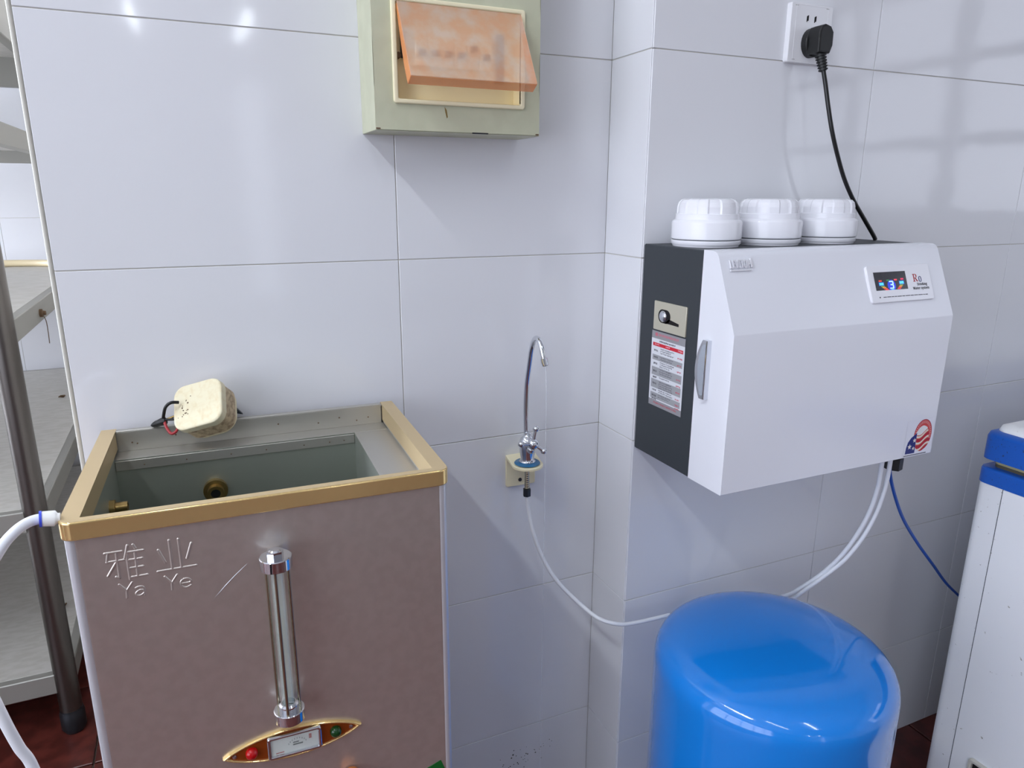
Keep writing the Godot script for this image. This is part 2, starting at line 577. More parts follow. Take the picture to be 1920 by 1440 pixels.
func pierced(called: String, label: String, x: float, s: float, holes: Array) -> void:
	var g := G.new()
	var xc := x + s * 0.075
	var z := -2.36
	for h in holes:
		g.box(Vector3(xc, 0.25, (z + h[0]) / 2), Vector3(0.15, 2.8, h[0] - z), 0.0)
		g.box(Vector3(xc, (FLOOR + h[2]) / 2, (h[0] + h[1]) / 2), Vector3(0.15, h[2] - FLOOR, h[1] - h[0]), 0.0)
		g.box(Vector3(xc, (CEIL + h[3]) / 2, (h[0] + h[1]) / 2), Vector3(0.15, CEIL - h[3], h[1] - h[0]), 0.0)
		z = h[1]
	g.box(Vector3(xc, 0.25, (z + 7.7) / 2), Vector3(0.15, 2.8, 7.7 - z), 0.0)
	struct(called, g, M.plaster, label)
	for h in holes:
		var o := thing(numbered_window(), "window in the plastered side wall, seen only in the shine of the tiles", "window")
		o.set_meta("kind", "structure")
		o.position = Vector3(xc, h[2], (h[0] + h[1]) / 2)
		var zs: float = h[1] - h[0]
		var hh: float = h[3] - h[2]
		var fr := G.new()
		for e in [-1.0, 1.0]:
			fr.box(Vector3(0, hh / 2, e * (zs / 2 - 0.025)), Vector3(0.06, hh, 0.05), 0.004)
			fr.box(Vector3(0, hh / 2 + e * (hh / 2 - 0.025), 0), Vector3(0.06, 0.05, zs - 0.1), 0.004)
		part("frame", fr, M.window_frame, o)
		var k := 5 if zs > 3.0 else (3 if zs > 1.2 else 2)
		for i in range(1, k):
			var b := G.new()
			b.box(Vector3(0, hh / 2, -zs / 2 + zs * i / k), Vector3(0.05, hh - 0.1, 0.06), 0.004)
			part("mullion", b, M.window_frame, o)
		for i in range(1, 3):
			var b := G.new()
			b.box(Vector3(0, hh * i / 3, 0), Vector3(0.045, 0.05, zs - 0.1), 0.004)
			part("glazing_bar", b, M.window_frame, o)


var windows := 0
func numbered_window() -> String:
	windows += 1
	return "window_%d" % windows


func lamp(at: Vector3, length: float, label: String) -> void:
	var o := thing("tube_lamp", label, "lamp", at)
	var g := G.new()
	g.box(Vector3(0, 0.045, 0), Vector3(0.06, 0.05, length + 0.06), 0.006)
	for e in [-1.0, 1.0]:
		g.box(Vector3(0, 0.005, e * (length / 2 + 0.015)), Vector3(0.03, 0.05, 0.025), 0.004)
	part("batten", g, M.lamp_body, o)
	g = G.new()
	g.tube([Vector3(0, 0, -length / 2), Vector3(0, 0, length / 2)], 0.014, 16)
	part("lamp_tube", g, M.lamp_tube, o)


# ------------------------------------------------------------------ the boiler
func boiler() -> void:
	var W := 0.385
	var D := 0.295
	var o := thing("water_boiler", "open topped stainless steel water boiler with a gold rim, on the left by the wall", "water boiler", Vector3(-0.4127, FLOOR, 0.0193), deg_to_rad(-2.0))
	var up := 0.943
	var g := G.new()
	# outer shell (front and sides wrapped with a rounded corner), open top
	var T := Transform3D(Basis(Vector3.RIGHT, Vector3.FORWARD, Vector3.UP), Vector3(W / 2, 0, D / 2))
	g.t = T
	var out := rrect(W - 0.005, D - 0.005, 0.010, 8)
	var inn := rrect(W - 0.008, D - 0.008, 0.009, 8)
	g.ring(out, inn, 0.06, up - 0.004)
	shell_smooth(g, out, 0.06, up - 0.004)
	part("shell", g, M.steel, o)
	# bottom and inner basin
	g = G.new()
	var x0 := 0.0165
	var x1 := 0.3205
	var z0 := 0.043
	var z1 := D - 0.0095
	var yb := up - 0.32
	var yl := up - 0.0285
	g.face([Vector3(x0, yb, z0), Vector3(x1, yb, z0), Vector3(x1, yb, z1), Vector3(x0, yb, z1)], Vector3.UP)
	g.face([Vector3(x0, yb, z0), Vector3(x1, yb, z0), Vector3(x1, yl, z0), Vector3(x0, yl, z0)], Vector3.BACK)
	g.face([Vector3(x0, yb, z1), Vector3(x1, yb, z1), Vector3(x1, up - 0.002, z1), Vector3(x0, up - 0.002, z1)], Vector3.FORWARD)
	g.face([Vector3(x0, yb, z0), Vector3(x0, yb, z1), Vector3(x0, up - 0.002, z1), Vector3(x0, up - 0.002, z0)], Vector3.RIGHT)
	g.face([Vector3(x1, yb, z0), Vector3(x1, yb, z1), Vector3(x1, yl, z1), Vector3(x1, yl, z0)], Vector3.LEFT)
	var basin := part("basin", g, M.steel_in, o, "dark stainless basin of the boiler")
	# folded hem under the back edge of the opening, with rivets
	g = G.new()
	g.box(Vector3((x0 + x1) / 2, yl - 0.008, z0 + 0.001), Vector3(x1 - x0 - 0.001, 0.013, 0.002), 0.0004)
	part("hem", g, M.steel_ledge, o)
	# ledge behind and right of the opening
	g = G.new()
	g.box(Vector3(0.19, yl - 0.0007, (0.009 + z0) / 2), Vector3(0.357, 0.0014, z0 - 0.009), 0.0004)
	g.box(Vector3((x1 + 0.3715) / 2, yl - 0.0007, (z0 + z1) / 2), Vector3(0.3715 - x1, 0.0014, z1 - z0), 0.0004)
	g.box(Vector3(0.37, yl + 0.013, D / 2), Vector3(0.0018, 0.028, D - 0.02), 0.0004)
	part("ledge", g, M.steel_ledge, o)
	# back flange: a hemmed strip along the wall and the upright below it
	g = G.new()
	g.box(Vector3(0.19, up - 0.0009, 0.0055), Vector3(0.353, 0.0020, 0.009), 0.0008)
	g.box(Vector3(0.19, up - 0.015, 0.0095), Vector3(0.353, 0.027, 0.0014), 0.0003)
	part("back_flange", g, M.steel_ledge, o)
	for x in [0.035, 0.041, 0.088, 0.15, 0.22, 0.275, 0.305, 0.33, 0.347]:
		g = G.new()
		g.ball(Vector3(x, up - 0.017 + 0.004 * sin(x * 90.0), 0.0102), 0.0011, 8)
		part("rivet", g, M.grime, o)
	for x in [0.05, 0.10, 0.155, 0.20, 0.25, 0.285, 0.305]:
		g = G.new()
		g.ball(Vector3(x, yl - 0.009, z0 + 0.0021), 0.0009, 8)
		part("rivet", g, M.grime, o)
	# gold rim: one band round the front and sides with a rounded front
	var side := 0.0175
	var front := 0.0095
	g = G.new()
	g.t = T
	var ro := rim_path(W, D, 0.012)
	var ri := PackedVector2Array()
	for p in ro:
		ri.append(Vector2(clampf(p.x, -W / 2 + side, W / 2 - side), clampf(p.y, -D / 2 + front, D / 2)))
	band(g, ro, ri, up - 0.0015, up + 0.0005)
	part("rim_top", g, M.gold_top, o, "worn gold top of the rim")
	g = G.new()
	g.t = T
	var rl := PackedVector2Array()
	for p in ro:
		rl.append(p * 0.998)
	wall_band(g, ro, up - 0.0185, up + 0.0002)
	part("rim_face", g, M.gold, o, "mirror bright gold band along the rim")
	# inner faces of the gold rim
	g = G.new()
	g.box(Vector3(side - 0.0006, up - 0.012, D / 2 + 0.003), Vector3(0.0012, 0.024, D - 0.02), 0.0003)
	part("rim_lining", g, M.gold_top, o)
	g = G.new()
	g.box(Vector3(W - side + 0.0006, up - 0.012, D / 2 + 0.003), Vector3(0.0012, 0.024, D - 0.02), 0.0003)
	part("rim_lining", g, M.gold_top, o)
	# rounded bright corner trims
	for x in [0.0085, W - 0.0085]:
		g = G.new()
		g.tube([Vector3(x, 0.06, D - 0.0085), Vector3(x, up - 0.0186, D - 0.0085)], 0.0066, 16)
		part("corner_trim", g, M.corner, o)
	# brass fittings inside
	g = G.new()
	g.t = Transform3D(Basis(Vector3.RIGHT, Vector3(0, 0, 1), Vector3.DOWN), Vector3(0.131, up - 0.0855, z0))
	g.lathe([Vector2(0.0155, 0), Vector2(0.0155, 0.008), Vector2(0.0105, 0.0085), Vector2(0.0105, 0.018), Vector2(0.0062, 0.018), Vector2(0.0062, 0.002), Vector2(0, 0.002)], 24)
	part("outlet_fitting", g, M.brass, basin)
	g = G.new()
	g.prism(circle(0.0062, 20, Vector2(0.131, up - 0.0855)), z0 + 0.012, z0 + 0.0165)
	part("bore", g, M.black, basin)
	g = G.new()
	g.t = Transform3D(Basis(Vector3.UP, Vector3.RIGHT, Vector3.FORWARD), Vector3(x0, up - 0.0618, 0.12))
	g.lathe([Vector2(0.010, 0), Vector2(0.010, 0.006), Vector2(0.0065, 0.0065), Vector2(0.0065, 0.019), Vector2(0.0045, 0.019), Vector2(0.0045, 0.004), Vector2(0, 0.004)], 20)
	part("inlet_fitting", g, M.brass, basin)
	# feet and base
	g = G.new()
	g.box(Vector3(W / 2, 0.055, D / 2), Vector3(W - 0.02, 0.012, D - 0.02), 0.002)
	part("base_plate", g, M.dark_metal, o)
	for x in [0.04, W - 0.04]:
		for z in [0.04, D - 0.04]:
			g = G.new()
			g.t = Transform3D(Basis(), Vector3(x, 0, z))
			g.lathe([Vector2(0, 0), Vector2(0.018, 0), Vector2(0.018, 0.008), Vector2(0.012, 0.012), Vector2(0.012, 0.05), Vector2(0, 0.05)], 18)
			part("foot", g, M.black, o)
	sight_glass(o, up, D)
	control_panel(o, up, D)
	embossing(o, up, D)
	# small round knob and green sticker low on the front
	g = G.new()
	g.t = Transform3D(Basis(Vector3.RIGHT, Vector3(0, 0, 1), Vector3.DOWN), Vector3(0.2545, up - 0.3735, D - 0.0026))
	g.lathe([Vector2(0.006, 0), Vector2(0.0095, 0.002), Vector2(0.0095, 0.014), Vector2(0.007, 0.018), Vector2(0, 0.0185)], 22)
	part("knob", g, M.orange_knob, o, "small orange knob low on the boiler front")
	g = G.new()
	g.t = Transform3D(Basis(Vector3.BACK, 0.33), Vector3(0.3585, up - 0.411, D - 0.0025))
	g.prism(rrect(0.027, 0.026, 0.001, 2), 0.0, 0.0006)
	part("sticker", g, M.green_sticker, o, "small green sticker at the lower right")
	# long scratch across the front
	g = G.new()
	g.tube([Vector3(0.1262, up - 0.1088, D - 0.0026), Vector3(0.1400, up - 0.0950, D - 0.0026), Vector3(0.1491, up - 0.0863, D - 0.0026), Vector3(0.1640, up - 0.0735, D - 0.0026)], [0.0001, 0.0005, 0.0004, 0.0001], 6)
	part("scratch", g, M.corner, o)
	# dark clip on the right side
	g = G.new()
	g.t = Transform3D(Basis(Vector3.BACK, -0.5), Vector3(W + 0.012, up - 0.0305, 0.036))
	g.prism(PackedVector2Array([Vector2(-0.010, -0.012), Vector2(0.004, -0.012), Vector2(0.003, 0.004), Vector2(-0.002, 0.010), Vector2(-0.007, 0.009)]), -0.004, 0.004, 0.001)
	part("clip", g, M.black, o, "black clip on the right side of the rim")


func shell_smooth(g: G, p: PackedVector2Array, z0: float, z1: float) -> void:
	pass


func rim_path(w: float, d: float, r: float) -> PackedVector2Array:
	# local xy: x right, y towards the wall (front is -y); open at the back
	var p := PackedVector2Array()
	p.append(Vector2(-w / 2, d / 2))
	for i in 9:
		var a := PI + PI / 2 * i / 8
		p.append(Vector2(-w / 2 + r + cos(a) * r, -d / 2 + r + sin(a) * r))
	for i in 9:
		var a := PI * 1.5 + PI / 2 * i / 8
		p.append(Vector2(w / 2 - r + cos(a) * r, -d / 2 + r + sin(a) * r))
	p.append(Vector2(w / 2, d / 2))
	return p


func band(g: G, a: PackedVector2Array, b: PackedVector2Array, z0: float, z1: float) -> void:
	for i in a.size() - 1:
		var q := [Vector3(a[i].x, a[i].y, z1), Vector3(a[i + 1].x, a[i + 1].y, z1), Vector3(b[i + 1].x, b[i + 1].y, z1), Vector3(b[i].x, b[i].y, z1)]
		var lo := []
		for p in q:
			lo.append(Vector3(p.x, p.y, z0))
		if (b[i + 1] - b[i]).length() < 1e-6:
			g.face([q[0], q[1], q[2]], Vector3(0, 0, 1))
			g.face([lo[0], lo[1], lo[2]], Vector3(0, 0, -1))
		else:
			g.face(q, Vector3(0, 0, 1))
			g.face(lo, Vector3(0, 0, -1))
			g.face([q[3], q[2], lo[2], lo[3]], Vector3(a[i].x, a[i].y, 0) * -1.0)
		g.face([q[0], q[1], lo[1], lo[0]], Vector3(a[i].x, a[i].y, 0))


func wall_band(g: G, a: PackedVector2Array, z0: float, z1: float) -> void:
	# smooth outward band with a little roll at top and bottom, 1.6 mm thick
	var k := a.size()
	var nn := []
	for i in k:
		var d := a[mini(i + 1, k - 1)] - a[maxi(i - 1, 0)]
		nn.append(Vector2(d.y, -d.x).normalized())
	var prof := [[0.0, z1, 0.8], [0.0009, z1 - 0.0010, 0.3], [0.0010, z1 - 0.0022, 0.0], [0.0010, z0 + 0.0012, 0.0], [0.0004, z0, -0.8], [-0.0008, z0, -1.0], [-0.0008, z1, 0.0]]
	var rows := []
	for s in prof:
		var r := []
		for i in k:
			var p: Vector2 = a[i] + nn[i] * s[0]
			var q: Vector2 = nn[i] * (1.0 - absf(s[2]) * 0.6) * (-1.0 if s[0] < -0.0005 else 1.0)
			r.append(g.vert(Vector3(p.x, p.y, s[1]), Vector3(q.x, q.y, s[2])))
		rows.append(r)
	for s in prof.size() - 1:
		for i in k - 1:
			g.tri(rows[s][i], rows[s][i + 1], rows[s + 1][i])
			g.tri(rows[s + 1][i], rows[s][i + 1], rows[s + 1][i + 1])


func sight_glass(o: Node3D, up: float, D: float) -> void:
	var s := Node3D.new()
	s.name = "sight_glass"
	o.add_child(s)
	s.position = Vector3(0.1905, up, D + 0.017)
	var g := G.new()
	var capr := 0.0164
	g.t = Transform3D(Basis(), Vector3(0, -0.0745, 0))
	g.lathe([Vector2(0, 0), Vector2(capr - 0.0006, 0), Vector2(capr, 0.0006), Vector2(capr, 0.0122), Vector2(capr - 0.0008, 0.013), Vector2(0, 0.013)], 36)
	g.t = Transform3D(Basis(), Vector3(0, -0.068, -0.022))
	g.box(Vector3(0, 0, 0.008), Vector3(0.012, 0.010, 0.02), 0.002)
	part("upper_cap", g, M.chrome, s)
	g = G.new()
	g.t = Transform3D(Basis(), Vector3(0, -0.0615, 0))
	g.prism_y(hexagon(0.0085), 0.0, 0.0062)
	g.lathe([Vector2(0, 0.0078), Vector2(0.005, 0.0076), Vector2(0.0068, 0.0062)], 18)
	part("hex_nut", g, M.chrome, s)
	g = G.new()
	g.t = Transform3D(Basis(), Vector3(0, -0.2605, 0))
	g.lathe([Vector2(0, 0), Vector2(capr - 0.0006, 0), Vector2(capr, 0.0006), Vector2(capr, 0.0122), Vector2(capr - 0.0008, 0.013), Vector2(0, 0.013)], 36)
	g.t = Transform3D(Basis(), Vector3(0, -0.254, -0.022))
	g.box(Vector3(0, 0, 0.008), Vector3(0.012, 0.010, 0.02), 0.002)
	part("lower_cap", g, M.chrome, s)
	g = G.new()
	g.t = Transform3D(Basis(), Vector3(0, -0.2475, 0))
	g.lathe([Vector2(0.0105, 0), Vector2(0.0105, 0.006), Vector2(0.0085, 0.008), Vector2(0.007, 0.008), Vector2(0.007, 0.001)], 24)
	part("glass_seat", g, M.chrome, s)
	for a in [100.0, 215.0, 335.0]:
		g = G.new()
		var x := cos(deg_to_rad(a)) * 0.0128
		var z := sin(deg_to_rad(a)) * 0.0128
		g.tube([Vector3(x, -0.2480, z), Vector3(x, -0.0744, z)], 0.0017, 10)
		part("tie_rod", g, M.nickel, s)
	g = G.new()
	g.tube([Vector3(0, -0.2445, 0), Vector3(0, -0.0744, 0)], 0.0068, 20, false)
	g.tube([Vector3(0, -0.2445, 0), Vector3(0, -0.0744, 0)], 0.0052, 20, false)
	part("glass_tube", g, M.glass, s)


func hexagon(r: float) -> PackedVector2Array:
	var p := PackedVector2Array()
	for i in 6:
		p.append(Vector2(cos(TAU * i / 6 + 0.26), sin(TAU * i / 6 + 0.26)) * r)
	return p


func control_panel(o: Node3D, up: float, D: float) -> void:
	var s := Node3D.new()
	s.name = "control_panel"
	o.add_child(s)
	s.position = Vector3(0.1935, up - 0.307, D - 0.0026)
	# pointed oval: two arcs
	var po := lens_shape(0.0768, 0.0195)
	var pi := lens_shape(0.0715, 0.0168)
	var g := G.new()
	g.ring(po, pi, 0.0, 0.0042, 0.0018)
	part("bezel", g, M.gold, s, "gold pointed oval bezel")
	g = G.new()
	g.prism(pi, 0.0, 0.0022)
	part("backing", g, M.amber_plate, s)
	g = G.new()
	g.t = Transform3D(Basis(), Vector3(0.0003, 0.0002, 0))
	g.ring(rrect(0.0605, 0.0295, 0.003, 4), rrect(0.0515, 0.0215, 0.0015, 4), 0.002, 0.0075, 0.0025)
	part("gauge_frame", g, M.chrome, s)
	g = G.new()
	g.t = Transform3D(Basis(), Vector3(0.0003, 0.0002, 0))
	g.prism(rrect(0.054, 0.024, 0.001, 2), 0.002, 0.0045)
	part("gauge_dial", g, M.paper, s)
	g = G.new()
	for i in 9:
		var a := deg_to_rad(150.0 - 15.0 * i)
		g.box(Vector3(cos(a) * 0.011 + 0.003, sin(a) * 0.011 - 0.0055, 0.0048), Vector3(0.0005, 0.0018, 0.0003))
	g.box(Vector3(0.0035, -0.0022, 0.0048), Vector3(0.011, 0.0016, 0.0003))
	g.box(Vector3(0.0015, 0.0008, 0.0048), Vector3(0.0065, 0.0012, 0.0003))
	part("gauge_marks", g, M.ink, s)
	g = G.new()
	g.box(Vector3(-0.0165, -0.0085, 0.0048), Vector3(0.009, 0.0012, 0.0003))
	part("gauge_print", g, M.ink_red, s)
	g = G.new()
	g.box(Vector3(0.0175, 0.004, 0.0048), Vector3(0.003, 0.006, 0.0003))
	part("gauge_print", g, M.ink_red, s)
	g = G.new()
	g.t = Transform3D(Basis(), Vector3(0.0003, 0.0002, 0))
	g.prism(rrect(0.0512, 0.0212, 0.001, 2), 0.0056, 0.0062)
	part("gauge_cover", g, M.glass, s)
	for q in [[-0.0465, M.red_lens, "red_lamp"], [0.0465, M.green_lens, "green_lamp"]]:
		g = G.new()
		g.t = Transform3D(Basis(Vector3.RIGHT, Vector3(0, 0, 1), Vector3.DOWN), Vector3(q[0], 0.0, 0.002))
		g.lathe([Vector2(0.0066, 0), Vector2(0.0066, 0.003), Vector2(0.0058, 0.0058), Vector2(0.0035, 0.0076), Vector2(0, 0.0083)], 22, 60.0)
		part(q[2], g, q[1], s)
	for x in [-0.0645, 0.0645]:
		g = G.new()
		g.t = Transform3D(Basis(Vector3.RIGHT, Vector3(0, 0, 1), Vector3.DOWN), Vector3(x, 0, 0.002))
		g.lathe([Vector2(0.0026, 0), Vector2(0.0024, 0.0012), Vector2(0, 0.0019)], 14, 60.0)
		part("screw", g, M.chrome, s)


func lens_shape(a: float, b: float) -> PackedVector2Array:
	var p := PackedVector2Array()
	var k := 22
	for i in k:
		var x := -a + 2.0 * a * i / k
		p.append(Vector2(x, -b * pow(1.0 - pow(absf(x / a), 1.9), 0.8)))
	for i in k:
		var x := a - 2.0 * a * i / k
		p.append(Vector2(x, b * pow(1.0 - pow(absf(x / a), 1.9), 0.8)))
	return p


# pressed characters, as rounded strokes; box (x0, y0, x1, y1) in local front coordinates, strokes in 0..1
func strokes(parent: Node3D, called: String, list: Array, bx: Array, z: float, up: float, m: Material, r := 0.0017) -> void:
	var g := G.new()
	for s in list:
		var pts := []
		for q in s:
			pts.append(Vector3(lerpf(bx[0], bx[2], q[0]), up + lerpf(bx[1], bx[3], q[1]), z))
		if pts.size() > 2:
			pts = smooth(pts, 4)
		g.tube(pts, r, 10)
		g.ball(pts[0], r, 10)
		g.ball(pts[pts.size() - 1], r, 10)
	part(called, g, m, parent)


func embossing(o: Node3D, up: float, D: float) -> void:
	var z := D - 0.0034
	var ya := [
		[[0.02, 0.86], [0.44, 0.86]], [[0.10, 0.86], [0.05, 0.62], [0.06, 0.60]], [[0.04, 0.60], [0.46, 0.60]], [[0.30, 0.86], [0.30, 0.10]], [[0.30, 0.10], [0.22, 0.14]], [[0.28, 0.58], [0.02, 0.20]],
		[[0.60, 1.0], [0.50, 0.66]], [[0.55, 0.76], [0.55, 0.0]], [[0.74, 1.0], [0.79, 0.88]], [[0.56, 0.80], [0.97, 0.80]], [[0.56, 0.57], [0.92, 0.57]], [[0.56, 0.33], [0.92, 0.33]], [[0.56, 0.06], [1.0, 0.06]], [[0.76, 0.80], [0.76, 0.06]],
	]
	strokes(o, "pressed_character", ya, [0.0340, -0.0700, 0.0690, -0.0330], z, up, M.steel)
	var ye := [
		[[0.38, 1.0], [0.38, 0.04]], [[0.62, 1.0], [0.62, 0.04]], [[0.08, 0.74], [0.22, 0.30]], [[0.94, 0.80], [0.78, 0.32]], [[0.0, 0.04], [1.0, 0.04]],
	]
	strokes(o, "pressed_character", ye, [0.0785, -0.0680, 0.1140, -0.0345], z, up, M.steel)
	var Y := [[[0.0, 1.0], [0.5, 0.5]], [[1.0, 1.0], [0.5, 0.5]], [[0.5, 0.5], [0.45, 0.0]]]
	var a := [[[0.12, 0.92], [0.5, 1.0], [0.88, 0.85], [0.9, 0.0]], [[0.9, 0.55], [0.45, 0.6], [0.08, 0.35], [0.15, 0.08], [0.5, 0.02], [0.9, 0.25]]]
	var e := [[[0.05, 0.52], [0.95, 0.52], [0.85, 0.9], [0.5, 1.0], [0.12, 0.82], [0.03, 0.45], [0.2, 0.1], [0.55, 0.0], [0.92, 0.15]]]
	strokes(o, "pressed_letter", Y, [0.0430, -0.0895, 0.0545, -0.0735], z, up, M.steel, 0.0015)
	strokes(o, "pressed_letter", a, [0.0560, -0.0895, 0.0650, -0.0795], z, up, M.steel, 0.0015)
	strokes(o, "pressed_letter", Y, [0.0840, -0.0895, 0.0955, -0.0735], z, up, M.steel, 0.0015)
	strokes(o, "pressed_letter", e, [0.0975, -0.0895, 0.1075, -0.0795], z, up, M.steel, 0.0015)


# ------------------------------------------------------------------ float box on the boiler
func float_box() -> void:
	var o := thing("switch_box", "grubby cream plastic switch box leaning on the back rim of the boiler", "switch box", Vector3(-0.2944, -0.1735, 0.055))
	var b := Basis(Vector3(0.8739, 0.2764, 0.3999), Vector3(0.0697, 0.7429, -0.6658), Vector3(-0.4811, 0.6097, 0.6299)).orthonormalized()
	var h := Node3D.new()
	var g := G.new()
	g.t = Transform3D(b, Vector3.ZERO)
	g.prism(rrect(0.0685, 0.0655, 0.016, 6), -0.012, 0.0, 0.003)
	part("lid", g, M.bone, o, "cream lid with brown stains")
	g = G.new()
	g.t = Transform3D(b, Vector3.ZERO)
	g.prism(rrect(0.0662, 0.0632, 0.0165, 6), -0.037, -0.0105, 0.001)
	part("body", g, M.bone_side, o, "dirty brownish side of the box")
	g = G.new()
	g.t = Transform3D(b, Vector3.ZERO)
	g.prism(rrect(0.0640, 0.0610, 0.020, 6), -0.043, -0.0365, 0.001)
	part("back_plate", g, M.bone, o)
	# stain flecks on the lid
	g = G.new()
	g.t = Transform3D(b, Vector3.ZERO)
	var rng := RandomNumberGenerator.new()
	rng.seed = 9
	for i in 16:
		var x := -0.017 + 0.006 * rng.randfn() * 0.6
		var y := -0.006 + 0.010 * rng.randfn()
		g.prism(circle(0.0005 + 0.0007 * rng.randf(), 7, Vector2(x, clampf(y, -0.026, 0.02))), -0.0005, 0.00025)
	var st := part("stain", g, M.grime, o)
	st.set_meta("kind", "stuff")
	# wires
	var org := Vector3(-0.2944, -0.1735, 0.055)
	var rel := func(list): 
		var r := []
		for p in list:
			r.append(p - org)
		return smooth(r, 6)
	g = G.new()
	g.tube(rel.call([Vector3(-0.3165, -0.1722, 0.045), Vector3(-0.3255, -0.1708, 0.048), Vector3(-0.3325, -0.1765, 0.046), Vector3(-0.3362, -0.1880, 0.042), Vector3(-0.3378, -0.1972, 0.038)]), 0.0021, 10)
	part("wire", g, M.black, o, "black wire loop")
	g = G.new()
	g.tube(rel.call([Vector3(-0.3155, -0.1950, 0.046), Vector3(-0.3237, -0.1944, 0.046), Vector3(-0.3370, -0.1950, 0.040)]), 0.0017, 10)
	part("wire", g, M.black, o, "short black wire")
	g = G.new()
	g.tube(rel.call([Vector3(-0.3180, -0.1880, 0.047), Vector3(-0.3282, -0.1925, 0.043), Vector3(-0.3350, -0.1952, 0.040)]), 0.0014, 10)
	part("wire", g, M.brass, o, "brownish wire")
	g = G.new()
	g.tube(rel.call([Vector3(-0.3365, -0.1972, 0.042), Vector3(-0.3335, -0.2055, 0.050), Vector3(-0.3290, -0.2105, 0.056), Vector3(-0.3235, -0.2085, 0.056), Vector3(-0.3200, -0.2030, 0.052)]), 0.0019, 10)
	part("wire", g, M.red_wire, o, "red wire loop")
	g = G.new()
	g.tube(rel.call([Vector3(-0.3535, -0.2048, 0.028), Vector3(-0.3470, -0.2020, 0.033), Vector3(-0.3400, -0.1985, 0.038), Vector3(-0.3345, -0.1965, 0.040)]), [0.0008, 0.0014, 0.0022, 0.003, 0.0036, 0.004, 0.0044, 0.0046, 0.0046, 0.0046, 0.0048, 0.0050, 0.0052, 0.0054, 0.0054, 0.0054, 0.0052, 0.005, 0.0046], 12)
	part("wire_joint", g, M.black, o, "black taped wire joint")
	g = G.new()
	g.t = Transform3D(Basis(Vector3.BACK, -0.35), Vector3(-0.2470, -0.1985, 0.019) - org)
	g.prism(PackedVector2Array([Vector2(-0.012, -0.005), Vector2(0.011, -0.003), Vector2(-0.004, 0.006), Vector2(-0.012, 0.006)]), -0.004, 0.004, 0.001)
	part("cable_lug", g, M.dark_metal, o, "dark pointed lug at the right of the box")


